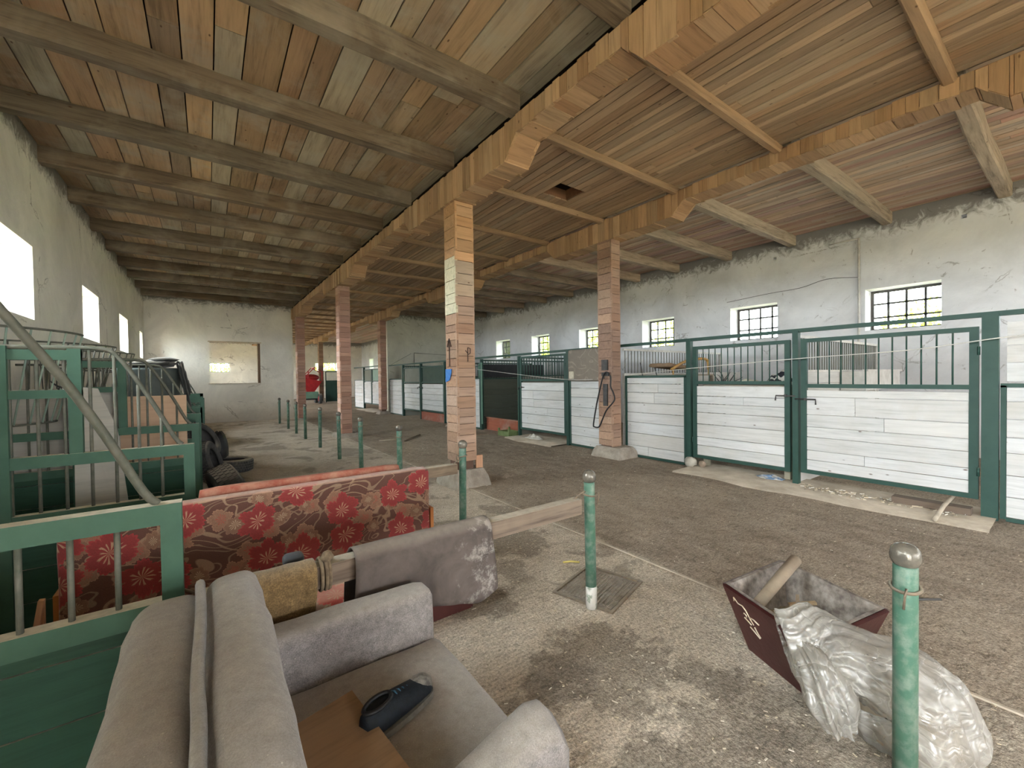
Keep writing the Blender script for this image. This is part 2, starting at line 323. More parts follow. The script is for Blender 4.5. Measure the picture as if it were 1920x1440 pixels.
def m_floral(name, bgc, vine, red, bud, dust):
    g = G(name); o = g.obj; x = g.xyz(o); cb = g.n('ShaderNodeCombineXYZ'); g.l(x[0], cb.inputs[0]); g.l(g.math('ADD', x[2], g.math('MULTIPLY', x[1], .8)), cb.inputs[1]); uv = cb.outputs[0]
    # broad swirling stems
    nv = g.n('ShaderNodeTexNoise'); nv.inputs['Scale'].default_value = 5; nv.inputs['Detail'].default_value = 2; g.l(uv, nv.inputs['Vector'])
    dv = g.n('ShaderNodeVectorMath', operation='MULTIPLY_ADD'); g.l(nv.outputs['Color'], dv.inputs[0]); dv.inputs[1].default_value = (.10, .10, 0); g.l(uv, dv.inputs[2]); du = dv.outputs[0]
    def lines(scv, mul, w0, prev, col, seed):
        w = g.noise(g.map(uv, scv, (seed, seed, 0)), 1., 1., .5, 1.3); st = g.math('ABSOLUTE', g.math('SUBTRACT', g.math('FRACT', g.math('MULTIPLY', w, mul)), .5))
        return g.mix(g.ramp(st, [(w0, 1.), (w0+.035, 0.)]), prev, col), st
    c, st = lines((3.2, 6.5, 1), 6., .07, bgc, tuple(t*.8 for t in vine), 0); c, st2 = lines((2.2, 4, 1), 5., .05, c, vine, 4)
    def flower(sc_, loc, R, petals, col, ctr, prev, rnd=.8):
        vx = g.n('ShaderNodeTexVoronoi', feature='F1', voronoi_dimensions='2D'); vx.inputs['Scale'].default_value = sc_; vx.inputs['Randomness'].default_value = rnd
        mp = g.map(du, (1, 1, 1), loc); g.l(mp, vx.inputs['Vector'])
        d = g.n('ShaderNodeVectorMath', operation='SUBTRACT'); g.l(mp, d.inputs[0]); g.l(vx.outputs['Position'], d.inputs[1]); q = g.xyz(d.outputs[0])
        a = g.math('ARCTAN2', q[1], q[0]); r = vx.outputs['Distance']
        pt = g.math('ABSOLUTE', g.math('SINE', g.math('MULTIPLY', a, petals/2))); p2 = g.math('ABSOLUTE', g.math('SINE', g.math('MULTIPLY', a, petals*2.5)))
        rad = g.math('MULTIPLY_ADD', pt, R*.28, g.math('MULTIPLY_ADD', p2, R*.10, R*.62)); k = g.math('DIVIDE', r, rad)
        vein = g.math('MULTIPLY', g.ramp(p2, [(.0, 1.), (.3, 0.)]), g.ramp(k, [(.2, 0.), (.35, .55), (.9, .2)]))
        cc = g.mix(vein, col, tuple(t*.45 for t in col)); sta = g.math('MULTIPLY', g.ramp(g.math('ABSOLUTE', g.math('SINE', g.math('MULTIPLY', a, 5.5))), [(.75, 0.), (.9, 1.)]), g.ramp(k, [(.1, 1.), (.42, 1.), (.5, 0.)]))
        cc = g.mix(sta, cc, ctr); cc = g.mix(g.ramp(k, [(.86, 0.), (.93, 1.)]), cc, tuple(t*1.35 for t in col))
        return g.mix(g.ramp(k, [(.97, 1.), (1., 0.)]), prev, cc)
    c = flower(5., (.31, .12, 0), .33, 5, bud, (.34, .07, .05), c)
    c = flower(5., (.71, .62, 0), .27, 7, tuple(t*.85 for t in bud), (.4, .3, .2), c)
    c = flower(3.6, (0, 0, 0), .40, 6, red, (.42, .25, .16), c)
    th = g.noise(o, 300, 1, .8); c = g.mix(1., c, g.ramp(th, [(.3, .75), (.7, 1.2)]), 'MULTIPLY')
    c = g.mix(dust, c, (.36, .27, .2)); c = g.dusty(c, (.5, .3, .22), .6)
    return g.out(c, .93, g.bump(st, .35, .004), spec=.05, **{'Sheen Weight': .2})
FLORAL = m_floral('floral_upholstery', (.085, .032, .025), (.27, .175, .115), (.23, .018, .024), (.235, .125, .08), .10)
FLORAL_L = m_floral('pale_floral_upholstery', (.36, .24, .17), (.5, .40, .27), (.45, .06, .05), (.42, .26, .17), .15)
ORANGE_W = simple('orange_veneer', (.46, .18, .05), (.36, .13, .035), 4, .45, .1)
MAROON = simple('maroon_board', (.055, .014, .012), (.075, .022, .018), 5, .4, .2)
PLY = board_mat('plain_plywood', 0, .25, False)
def m_glass():
    m = bpy.data.materials.new('window_glass'); m.use_nodes = True; t = m.node_tree; t.nodes.clear()
    o = t.nodes.new('ShaderNodeOutputMaterial'); a = t.nodes.new('ShaderNodeBsdfTransparent'); a.inputs[0].default_value = (.93, .96, .95, 1)
    b = t.nodes.new('ShaderNodeBsdfGlossy'); b.inputs['Roughness'].default_value = .08; x = t.nodes.new('ShaderNodeMixShader'); f = t.nodes.new('ShaderNodeFresnel'); f.inputs[0].default_value = 1.3
    t.links.new(f.outputs[0], x.inputs[0]); t.links.new(a.outputs[0], x.inputs[1]); t.links.new(b.outputs[0], x.inputs[2]); t.links.new(x.outputs[0], o.inputs[0]); return m
GLASS = m_glass()
def m_plastic():
    g = G('thin_polythene_film'); t = g.t; o = [n for n in t.nodes if n.type == 'OUTPUT_MATERIAL'][0]
    tr = g.n('ShaderNodeBsdfTransparent'); tr.inputs[0].default_value = (.93, .91, .87, 1); tl = g.n('ShaderNodeBsdfTranslucent'); tl.inputs[0].default_value = (.66, .64, .6, 1)
    gl = g.n('ShaderNodeBsdfGlossy'); gl.inputs['Roughness'].default_value = .3; gl.inputs[0].default_value = (.9, .9, .9, 1); df = g.n('ShaderNodeBsdfDiffuse'); df.inputs[0].default_value = (.56, .54, .505, 1)
    nd = g.n('ShaderNodeTexNoise'); nd.inputs['Scale'].default_value = 4; nd.inputs['Detail'].default_value = 3; g.l(g.obj, nd.inputs['Vector'])
    ad = g.n('ShaderNodeVectorMath', operation='MULTIPLY_ADD'); g.l(nd.outputs['Color'], ad.inputs[0]); ad.inputs[1].default_value = (.25, .25, .25); g.l(g.map(g.obj, (1, 1, 1.6)), ad.inputs[2])
    e1 = g.noise(ad.outputs[0], 3.2, 2, .5, 1.2); eg = g.math('ABSOLUTE', g.math('SUBTRACT', e1, .5)); e2 = g.noise(g.map(ad.outputs[0], (1, 1, 1), (5, 3, 1)), 6, 2, .5, 1.5); eh = g.math('ABSOLUTE', g.math('SUBTRACT', e2, .5)); cr = g.math('ADD', g.math('MINIMUM', eg, .12), g.math('MULTIPLY', g.math('MINIMUM', eh, .1), .5)); bn = g.bump(cr, .55, .1)
    for n in (gl, df, tl): g.l(bn, n.inputs['Normal'])
    m1 = g.n('ShaderNodeMixShader'); m1.inputs[0].default_value = .5; g.l(tl.outputs[0], m1.inputs[1]); g.l(df.outputs[0], m1.inputs[2])
    m2 = g.n('ShaderNodeMixShader'); cz = g.math('ADD', g.ramp(g.noise(g.obj, 6, 5, .6, 1.5), [(.35, .26), (.65, .56)]), g.math('ADD', g.ramp(eg, [(.0, .32), (.018, 0.)]), g.ramp(eh, [(.0, .2), (.012, 0.)]))); g.l(cz, m2.inputs[0]); g.l(tr.outputs[0], m2.inputs[1]); g.l(m1.outputs[0], m2.inputs[2])
    m3 = g.n('ShaderNodeMixShader'); m3.inputs[0].default_value = .05; g.l(m2.outputs[0], m3.inputs[1]); g.l(gl.outputs[0], m3.inputs[2]); g.l(m3.outputs[0], o.inputs[0]); return g.m
PLASTIC = m_plastic()
def m_leaf():
    g = G('bright_leaves'); t = g.t; o = [n for n in t.nodes if n.type == 'OUTPUT_MATERIAL'][0]; c = g.mix(1., (.42, .54, .035), g.tint()[0], 'MULTIPLY'); d = g.n('ShaderNodeBsdfDiffuse'); l = g.n('ShaderNodeBsdfTranslucent'); g.l(c, d.inputs[0]); g.l(c, l.inputs[0])
    x = g.n('ShaderNodeMixShader'); g.l(d.outputs[0], x.inputs[1]); g.l(l.outputs[0], x.inputs[2]); g.l(x.outputs[0], o.inputs[0]); return g.m
LEAF = m_leaf()
GRASS = simple('outside_ground', (.34, .29, .2), (.24, .23, .12), 2, .9)
def jitter(c, a=.12):
    k = 1+random.uniform(-a, a); w = random.uniform(-a, a)*.35; return (c[0]*k*(1+w), c[1]*k, c[2]*k*(1-w))
def pick(*cs): return jitter(random.choice(cs))
PINE = [(.36, .225, .12), (.32, .195, .10), (.40, .255, .14), (.30, .18, .095)]

# ================================================================ THE BUILDING
XL, XR, YB, YE, YM = -1.75, 11.1, -8.0, 38.0, 19.1
fl = MB(); fl.box((XL-.5, YB-.5, -.3), (XR+.5, YE+.5, 0)); struct(fl.build('floor', FLOOR), 'worn concrete and trampled earth floor of the stable', 'floor')
gr = MB(); gr.box((-60, -60, -.5), (80, 110, -.32)); struct(gr.build('ground_outside', GRASS), 'grass outside the building', 'ground')
def wall(name, axis, c0, c1, a0, a1, z0, z1, holes, mat, label):      # solid wall with real openings; axis 'x': plane of constant x
    b = MB(); us = sorted({a0, a1, *[h[0] for h in holes], *[h[1] for h in holes]}); zs = sorted({z0, z1, *[h[2] for h in holes], *[h[3] for h in holes]})
    for i in range(len(us)-1):
        zc = z0
        run = None
        for j in range(len(zs)-1):
            um = (us[i]+us[i+1])/2; zm = (zs[j]+zs[j+1])/2
            hole = any(h[0] < um < h[1] and h[2] < zm < h[3] for h in holes)
            if not hole and run is None: run = zs[j]
            if (hole or j == len(zs)-2) and run is not None:
                e = zs[j] if hole else zs[j+1]
                if axis == 'x': b.box((c0, us[i], run), (c1, us[i+1], e))
                else: b.box((us[i], c0, run), (us[i+1], c1, e))
                run = None
    return struct(b.build(name, mat), label)
WR = [(a, a+1.12, 2.42, 3.27) for a in (-6.7, -3.9, -1.15, 1.62, 4.4, 7.15, 9.92, 12.72, 15.4, 21.5, 24.3, 27.1, 29.9, 34.7)]
WL = [(b-1.35, b, 2.35, 3.27) for b in (-4.4, -.05, 3.72, 7.8, 11.72, 15.5, 28., 36.5)]+[(17.95, 18.65, 2.35, 3.2)]
HOLES = [(1.30, 1.37, 4.31, 4.38), (4.42, 4.49, 4.29, 4.36)]
wall('wall_right', 'x', XR, XR+.5, YB, YE, 0, 5.2, WR+HOLES, PLASTER_W, 'long grey limewashed wall with small high windows behind the loose boxes')
wall('wall_left', 'x', XL-.5, XL, YB, YE, 0, 5.2, WL+[(-3.2, -2.1, 0, 2.5), (23., 24.2, 0, 2.4), (32.5, 33.7, 0, 2.4)], PLASTER, 'long limewashed wall with small high windows behind the tie stalls')  # the three floor-level openings are unseen, added to brighten foreground and far hall
wall('wall_end', 'y', YE, YE+.5, XL-.5, XR+.5, 0, 5.2, [(-.3, 1.35, 2.22, 2.9), (7.3, 9.0, 2.3, 2.98)], PLASTER, 'far end wall of the stable with low wide windows')
wall('wall_back', 'y', YB-.5, YB, XL-.5, XR+.5, 0, 5.2, [(3.7, 5.7, 0, 3.0), (-.5, 1.7, 1.9, 3.2), (7.8, 10.0, 1.9, 3.2)], PLASTER, 'near end wall with an unseen gateway added to let daylight in')  # gateway and both high openings are out of view, added to bring in sky light
wall('wall_cross_left', 'y', YM, YM+.3, XL, 2.83, 0, 4.9, [(.07, 1.68, 1.46, 3.03)], PLASTER, 'cream cross wall with a square opening at the end of the tie stalls')
wall('wall_cross_right', 'y', YM, YM+.3, 6.75, XR, 0, 4.9, [], PLASTER_G, 'olive cross wall behind the far loose boxes')
# hatch-like opening in the cross wall: its lintel board and jamb post
b = MB(); b.box((.02, YM-.03, 3.0), (1.72, YM+.28, 3.05), (.5, .42, .3)); b.box((1.60, YM+.02, 1.46), (1.69, YM+.28, 3.0), (.16, .10, .06)); b.box((.02, YM-.02, 1.44), (1.7, YM+.26, 1.465), (.5, .45, .36))
struct(b.build('trim_1', W_Y), 'timber lining of the square opening in the cross wall', 'trim')

# windows -----------------------------------------------------
FRAME = simple('old_window_frame', (.10, .095, .085), (.05, .045, .04), 12, .6); FRAME_R = simple('old_red_window_frame', (.28, .05, .045), (.36, .12, .1), 12, .6)
def window(i, axis, c, a0, a1, z0, z1, nc, nr, mat, label, facing):
    b = MB(); w = .05; t = .05
    def bx(u0, u1, q0, q1, th=t):
        if axis == 'x': b.box((c-th/2, u0, q0), (c+th/2, u1, q1))
        else: b.box((u0, c-th/2, q0), (u1, c+th/2, q1))
    bx(a0, a0+w, z0, z1); bx(a1-w, a1, z0, z1); bx(a0+w, a1-w, z0, z0+w); bx(a0+w, a1-w, z1-w, z1)
    for k in range(1, nc): u = a0+(a1-a0)*k/nc; bx(u-.019, u+.019, z0+w, z1-w, .03)
    for k in range(1, nr): q = z0+(z1-z0)*k/nr; bx(a0+w, a1-w, q-.019, q+.019, .03)
    f = b.build('window_%d' % i, mat); f['kind'] = 'structure'; f['label'] = label; f['category'] = 'window'
    g = MB()
    if axis == 'x': g.box((c-.002, a0+.005, z0+.005), (c+.002, a1-.005, z1-.005))
    else: g.box((a0+.005, c-.002, z0+.005), (a1-.005, c+.002, z1-.005))
    gb = g.build('window_pane', GLASS, f)
    rot = {'-x': (0, PI/2, 0), '+x': (0, -PI/2, 0), '-y': (-PI/2, 0, 0), '+y': (PI/2, 0, 0)}[facing]
    if axis == 'x': portal((c+(.06 if facing == '-x' else -.06), (a0+a1)/2, (z0+z1)/2), rot, z1-z0, a1-a0)
    else: portal(((a0+a1)/2, c+(.06 if facing == '-y' else -.06), (z0+z1)/2), rot, a1-a0, z1-z0)
k = 1
for j, (a, b_, z0, z1) in enumerate(WR):
    where = {3: 'nearest the camera, sky and a bush behind it', 4: 'with plain bright sky behind it', 5: 'half filled by leaves, right of the clad column', 6: 'just left of the clad column carrying the hose', 7: 'above the barred gate left of the hose column', 8: 'above the open loose box'}.get(j, 'beyond sight of the near boxes')
    window(k, 'x', XR+.42, a, b_, z0, z1, 4, 3, FRAME, 'small barred window in the grey wall, '+where, '-x'); k += 1
for j, (a, b_, z0, z1) in enumerate(WL):
    where = {3: 'with a red frame, nearest of those in view', 4: 'second along from the near red one', 5: 'third along, beyond the hay racks', 8: 'tucked against the cream cross wall'}.get(j, 'farther along the tie stall wall')
    window(k, 'x', XL-.42, a, b_, z0, z1, 3, 2, FRAME_R, 'deep-set window in the tie stall wall, '+where, '+x'); k += 1
for a, b_, z0, z1, w_ in ((-.3, 1.35, 2.22, 2.9, 'seen through the square wall opening'), (7.3, 9.0, 2.3, 2.98, 'seen between the clad columns')):
    window(k, 'y', YE+.42, a, b_, z0, z1, 3, 1, FRAME, 'wide low window in the far end wall, '+w_, '-y'); k += 1
portal((4.7, YB-.3, 1.5), (PI/2, 0, 0), 2., 3.); portal((.6, YB-.3, 2.55), (PI/2, 0, 0), 2.2, 1.3); portal((8.9, YB-.3, 2.55), (PI/2, 0, 0), 2.2, 1.3); portal((XL-.3, -2.65, 1.25), (0, -PI/2, 0), 2.5, 1.1); portal((XL-.3, 23.6, 1.2), (0, -PI/2, 0), 2.4, 1.2); portal((XL-.3, 33.1, 1.2), (0, -PI/2, 0), 2.4, 1.2)

# ceilings ----------------------------------------------------
def ceil(name, x0, x1, z, wlo, whi, cols, mat, label, hole=None, seg=(3.0, 4.6)):
    b = MB(); x = x0
    while x < x1-.01:
        w = min(random.uniform(wlo, whi), x1-x); y = YB
        if x1-x-w < .04: w = x1-x
        while y < YE:
            L = random.uniform(*seg); y2 = min(y+L, YE); dz = random.uniform(0, .008); c = jitter(random.choice(cols), .2)
            parts = [(x+.006, x+w-.006, y, y2-.005)]
            if hole and x+w > hole[0] and x < hole[1] and y < hole[3] and y2 > hole[2]:
                parts = [q for q in ((x+.006, x+w-.006, y, hole[2]), (x+.006, x+w-.006, hole[3], y2-.005)) if q[3] > q[2]]
            rn = random.random()
            for q in parts:
                vs = [(q[0], q[2], z+dz), (q[1], q[2], z+dz), (q[1], q[3], z+dz), (q[0], q[3], z+dz)]; vs += [(v[0], v[1], v[2]+.024) for v in vs]
                b.add(vs, bx8(vs), c, rnd=rn)
            y = y2
        x += w
    return struct(b.build(name, mat), label, 'ceiling')
ceil('ceiling_left', XL, 3.0, 4.68, .2, .33, [(.33, .225, .13), (.36, .245, .14), (.39, .27, .155), (.38, .30, .20), (.41, .34, .245), (.35, .24, .14), (.30, .20, .12)], OLD_Y, 'ceiling of wide weathered boards over the tie stalls', None, (4.4, 7.4))
HO = (4.5, 5.0, 4.82, 5.25)
ceil('ceiling_middle', 3.15, 6.14, 4.54, .085, .15, [(.325, .22, .135), (.36, .245, .15), (.38, .265, .165), (.305, .205, .125)], W_Y, 'ceiling of narrow orange pine boards over the aisle', HO)
ceil('ceiling_right', 6.3, XR, 4.74, .1, .17, [(.40, .29, .21), (.44, .33, .24), (.41, .27, .205), (.46, .35, .26), (.45, .28, .22)], W_Y, 'ceiling of pinkish narrow boards over the loose boxes')
b = MB(); b.box((XL-.5, YB-.5, 5.2), (XR+.5, YE+.5, 5.3), (.05, .035, .02)); struct(b.build('ceiling_loft', W_Y), 'dark loft deck above the boarded ceilings', 'ceiling')
b = MB()
for q in (((HO[0]-.02, HO[2]-.02, 4.56), (HO[0], HO[3]+.02, 4.9)), ((HO[1], HO[2]-.02, 4.56), (HO[1]+.02, HO[3]+.02, 4.9)), ((HO[0], HO[2]-.02, 4.56), (HO[1], HO[2], 4.9)), ((HO[0], HO[3], 4.56), (HO[1], HO[3]+.02, 4.9))): b.box(q[0], (q[1][0], q[1][1], 4.72), (.2, .10, .05))
struct(b.build('trim_2', W_X), 'boarded sides of the loft hatch in the aisle ceiling', 'trim')
b = MB(); b.bar((2.93, YB, .004), (2.93, 18.9, .004), .018, .01); struct(b.build('trim_3', CONC_L), 'pale joint line along the edge of the aisle floor', 'trim')

# joists ------------------------------------------------------
def old_beam(name, x0, x1, y, zb, h, w, label, group, tint, mat=OLD_X, nz_=.012):
    b = MB(); n = max(4, int((x1-x0)/.35)); vs = []; rng = random.uniform(0, 50)
    for i in range(n+1):
        x = x0+(x1-x0)*i/n; dy = mn.noise(Vector((x*.8, rng, 0)))*nz_*2; dz = mn.noise(Vector((x*1.1, rng, 5)))*nz_; cw = w*(1+.1*mn.noise(Vector((x, rng, 9)))); ch = .02
        ring = [(-cw/2+ch, zb+dz), (cw/2-ch, zb+dz), (cw/2, zb+dz+ch), (cw/2, zb+h), (-cw/2, zb+h), (-cw/2, zb+dz+ch)]
        vs += [(x, y+dy+p, q) for p, q in ring]
    fs = []
    for i in range(n):
        for k2 in range(6): fs.append((i*6+k2, i*6+(k2+1) % 6, (i+1)*6+(k2+1) % 6, (i+1)*6+k2))
    fs += [tuple(range(6)), tuple(range(n*6, n*6+6))[::-1]]
    b.add(vs, fs, tint); return tag(b.build(name, mat), label, 'beam', group)
ORD = ['overhead, cut by the top edge of the photo', 'running from the upper left corner', 'next beyond the one from the upper left corner', 'third from the upper left corner', 'fourth from the upper left corner', 'fifth from the upper left corner', 'sixth from the upper left corner']
ly = [-6.6, -5.1, -3.6, -2.1, -.6, .8, 2.28, 3.78, 5.3, 6.8, 8.2, 9.65, 11.2, 12.7, 14.2, 15.7, 17.2, 18.6]
for i, y in enumerate(ly):
    lab = 'weathered grey-brown joist over the tie stalls, ' + ({5: 'over the camera at the very top edge', 6: 'its end at the girder in the top middle', 7: 'longest one crossing the top left', 8: 'starting at the upper left wall top', 9: 'above the near red-framed window', 10: 'the one just past the red-framed window', 11: 'midway down the tie stall ceiling', 17: 'tight against the cream cross wall'}.get(i, 'one of the small ones near the cross wall' if i > 11 else 'behind the camera'))
    old_beam('ceiling_joist', XL-.05, 2.83, y, 4.47, .22, .19, lab, 'joists over the tie stalls', jitter((.155, .115, .075), .15))
for i, y in enumerate([-6.6, -5.1, -3.6, -2.1, -.6, .86, 2.4, 4.1, 5.55, 7.05, 8.4, 9.9, 11.4, 12.9, 14.4, 15.9, 17.4, 18.8]):
    lab = 'pale joist over the loose boxes, ' + ({5: 'flaking one at the upper right corner', 6: 'ending above the standing pipe', 7: 'ending left of the standing pipe', 8: 'between the hose column and the pipe', 9: 'just right of the hose column head', 10: 'half hidden by the hose column head', 11: 'left of the hose column head'}.get(i, 'one of the dark far ones beyond the hose column' if i > 11 else 'behind the camera'))
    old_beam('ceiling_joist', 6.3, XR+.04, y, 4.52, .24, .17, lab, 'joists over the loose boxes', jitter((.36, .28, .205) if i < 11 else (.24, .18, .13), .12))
for i, y in enumerate([-5.7, -4.1, -2.5, -.75, .85, 2.43, 3.93, 5.5, 7.1, 8.6, 10.1, 11.6, 13.1, 14.6, 16.1, 17.6, 19.1, 20.6, 22.1, 23.6, 25.1, 26.6, 28.1, 29.6, 31.1, 32.6, 34.1, 35.6]):
    lab = 'flat pine batten under the aisle ceiling, ' + ({4: 'at the top right of the photo', 5: 'second crossing batten from the top right', 6: 'just nearer than the loft hatch', 7: 'just beyond the loft hatch'}.get(i, 'one of the rows beyond the loft hatch' if i > 7 else 'behind the camera'))
    old_beam('ceiling_batten', 3.1, 6.25, y, 4.46, .085, .11, lab, 'battens under the aisle ceiling', jitter((.29, .19, .11), .1), W_X, .004)

# clad girders -----------------------------------------------
def girder(x0, x1, corbels, ztop, zb, zc, label, seed, side=0.):
    random.seed(seed); t = thing('timber_girder', label, 'beam', ((x0+x1)/2, 5, zb)); t['group'] = 'board-clad girders carried by the columns'
    def prof(y):
        for a, b_ in corbels:
            if a-.22 < y < b_+.22: return zc if a <= y <= b_ else zc+(zb-zc)*(abs(y-(a if y < a else b_))/.22)
        return zb
    core = MB(); so = MB(); si = [MB(), MB()]
    core.box((x0+.03, YB, zb+.03), (x1-.03, YE-.02, ztop), (.2, .1, .05))
    for a, b_ in corbels: core.box((x0+.03, a+.02, zc+.03), (x1-.03, b_-.02, zb+.04), (.2, .1, .05))
    for sd in (0, 1):
        y = -6.
        while y < YE-.5:
            w = random.uniform(.09, .17) if y < 20 else .4; y2 = y+w
            for e in [q for c_ in corbels for q in (c_[0]-.22, c_[0], c_[1], c_[1]+.22)]:
                if y < e < y2-.01: y2 = e
            za, zb_ = prof(y+.001), prof(y2-.001); o = random.uniform(.0, .012); xa, xb = ((x0-o, x0+.03) if sd == 0 else (x1-.03, x1+o)); zt = ztop-random.uniform(0, .03)+(.0 if sd == 0 else .03)
            za -= random.uniform(0, .02)
            p = [(xa, y+.002, za), (xb, y+.002, za), (xb, y2-.002, zb_), (xa, y2-.002, zb_), (xa, y+.002, zt), (xb, y+.002, zt), (xb, y2-.002, zt), (xa, y2-.002, zt)]
            si[sd].hexa(p, pick(*PINE)); y = y2
    y = -6.
    while y < YE:
        w = random.uniform(.13, .2) if y < 20 else .5; y2 = y+w
        for e in [q for c_ in corbels for q in (c_[0]-.22, c_[0], c_[1], c_[1]+.22)]:
            if y < e < y2-.01: y2 = e
        za, zb_ = prof(y+.001), prof(y2-.001); o = random.uniform(0, .014)
        p = [(x0+.005, y+.003, za-o), (x1-.005, y+.003, za-o), (x1-.005, y2-.003, zb_-o), (x0+.005, y2-.003, zb_-o)]; p += [(a, b_, c_+.03) for a, b_, c_ in p]
        so.hexa(p, pick((.36, .22, .12), (.41, .265, .15), (.33, .195, .105))); y = y2
    core.build('core_timber', W_Y, t); si[0].build('side_cladding', W_Z, t); si[1].build('side_cladding', W_Z, t); so.build('soffit_cladding', W_X, t)
    random.seed(seed+1)
CY = [-1.1, 5.36, 11.78, 18.28, 24.75, 31.1]
girder(2.8, 3.14, [(-5, 2.05)] + [(c-1.42, c+1.38) for c in CY[1:]], 4.45, 4.25, 4.03, 'orange board-clad girder running down the left side of the aisle', 11)
girder(6.15, 6.5, [(-5, .45)] + [(c-1.36, c+1.5) for c in CY[1:]], 4.52, 4.34, 4.13, 'orange board-clad girder running down the right side of the aisle', 23)

# clad columns ------------------------------------------------
def column(x0, y0, wx, wy, ztop, zbot, tint, label, base):
    t = thing('clad_column', label, 'column', (x0+wx/2, y0+wy/2, 0)); t['group'] = 'board-clad columns along the aisle'
    b = MB(); b.box((x0+.03, y0+.03, .0), (x0+wx-.03, y0+wy-.03, ztop), (.12, .07, .05)); b.build('core_post', W_Z, t)
    b = MB()
    for face in range(4):
        z = zbot+(random.uniform(-.02, .02) if face else 0)
        while z < ztop-.02:
            h = min(random.uniform(.10, .19), ztop-z); o = random.uniform(0, .006); c = tint(z, face); d = .004
            if face == 0: b.box((x0-o, y0-.004, z+d), (x0+.025, y0+wy, z+h-d), c)
            elif face == 1: b.box((x0-.004, y0-o, z+d), (x0+wx, y0+.025, z+h-d), c)
            elif face == 2: b.box((x0+wx-.025, y0, z+d), (x0+wx+o, y0+wy, z+h-d), c)
            else: b.box((x0, y0+wy-.025, z+d), (x0+wx, y0+wy+o, z+h-d), c)
            z += h
    b.build('board_cladding', W_X, t)
    b = MB(); bx0, bx1, by0, by1, h = base
    n = 7; vs = []; fs = []
    for L, (zz, ins) in enumerate(((0, 0), (h*.6, .03), (h, .08))):
        ring = []
        for s_ in range(4):
            for i in range(n):
                q = i/n; X = (bx0+ins+(bx1-bx0-2*ins)*q, bx1-ins, bx1-ins-(bx1-bx0-2*ins)*q, bx0+ins)[s_]; Y = (by0+ins, by0+ins+(by1-by0-2*ins)*q, by1-ins, by1-ins-(by1-by0-2*ins)*q)[s_]
                v = Vector((X, Y, zz)); nn = .02 if L else .03; ring.append(v+Vector((mn.noise(v*9), mn.noise(v*9+Vector((5, 0, 0))), mn.noise(v*6)*(L > 0)))*nn)
        vs += ring
    m_ = 4*n
    for L in range(2):
        for i in range(m_): fs.append((L*m_+i, L*m_+(i+1) % m_, (L+1)*m_+(i+1) % m_, (L+1)*m_+i))
    fs += [tuple(range(2*m_, 3*m_)), tuple(range(m_))[::-1]]
    b.add(vs, fs); b.build('concrete_plinth', CONC, t); return t
random.seed(31)
def tA(z, f):
    if z > 3.15: return pick((.40, .235, .12), (.44, .265, .14))
    if z > 2.42 and f in (0, 3): return jitter((.50, .45, .31), .06)
    if z > 2.62: return jitter((.36, .27, .19), .06)
    if z > 1.4: return pick((.30, .19, .125), (.345, .225, .155), (.265, .16, .105))
    return pick((.35, .225, .155), (.39, .265, .195))
def tB(z, f): return pick((.32, .205, .14), (.29, .18, .125), (.35, .23, .16)) if z > 2.4 or z < 1. else jitter((.24, .155, .115), .08)
def tC(z, f): return pick((.52, .34, .27), (.46, .28, .2)) if f in (0,) and z < 2.6 else pick((.29, .165, .12), (.33, .19, .14), (.36, .22, .16))
c1 = column(2.83, 5.2, .29, .33, 4.04, .36, tA, 'tall board-clad column in mid aisle with a blue patch and white band', (2.72, 3.3, 5.08, 5.72, .24))
column(2.83, 11.62, .28, .33, 4.04, .1, tC, 'board-clad column behind the mid-aisle one, whitish left edge', (2.7, 3.35, 11.5, 12.2, .12))
column(2.83, 18.12, .28, .33, 4.04, .05, tC, 'board-clad column at the corner of the cream cross wall', (2.78, 3.2, 18.0, 18.55, .05))
c2 = column(6.16, 5.27, .24, .34, 4.13, .22, tB, 'board-clad column beside the loose boxes, black hose hung on it', (6.05, 6.6, 5.02, 5.72, .2))
column(6.16, 11.7, .24, .34, 4.13, .2, tB, 'board-clad column beside the loose boxes, hidden behind the mid-aisle one', (6.1, 6.5, 11.6, 12.1, .1))
column(6.16, 18.3, .26, .34, 4.13, .2, tC, 'board-clad column where the olive cross wall meets the aisle', (6.05, 6.55, 18.2, 18.75, .12))
column(6.16, 24.7, .24, .34, 4.13, .2, tB, 'board-clad column in the far hall, just past the cross walls', (6.1, 6.5, 24.6, 25.1, .1))
column(6.16, 30.9, .28, .34, 4.13, .2, tB, 'board-clad column in the far hall beside the red machine', (6.1, 6.5, 30.8, 31.3, .1))
# marks and loose pieces on the two near columns
PAT = simple('blue_paint', (.05, .17, .42), (.03, .12, .33), 20, .7); INK = simple('dark_marker', (.04, .025, .02), (.08, .05, .04), 30, .8)
b = MB(); X = 2.818; b.add([(X, 5.53, 1.68), (X, 5.53, 1.49), (X, 5.40, 1.52), (X, 5.35, 1.62), (X, 5.34, 1.68), (X-.004, 5.53, 1.68), (X-.004, 5.53, 1.49), (X-.004, 5.40, 1.52), (X-.004, 5.35, 1.62), (X-.004, 5.34, 1.68)], [(4, 3, 2, 1, 0), (5, 6, 7, 8, 9), (0, 1, 6, 5), (1, 2, 7, 6), (2, 3, 8, 7), (3, 4, 9, 8), (4, 0, 5, 9)]); o = b.build('paint_patch', PAT, c1); o['label'] = 'blue paint patch'
b = MB(); b.bar((X, 5.40, 1.72), (X, 5.41, 2.1), .006, .012, upv=(1, 0, 0)); b.bar((X, 5.41, 2.12), (X, 5.47, 2.0), .006, .012, upv=(1, 0, 0)); b.bar((X, 5.41, 2.12), (X, 5.35, 2.0), .006, .012, upv=(1, 0, 0)); b.bar((X, 5.47, 2.0), (X, 5.35, 2.0), .006, .012, upv=(1, 0, 0)); b.build('arrow_mark', INK, c1)
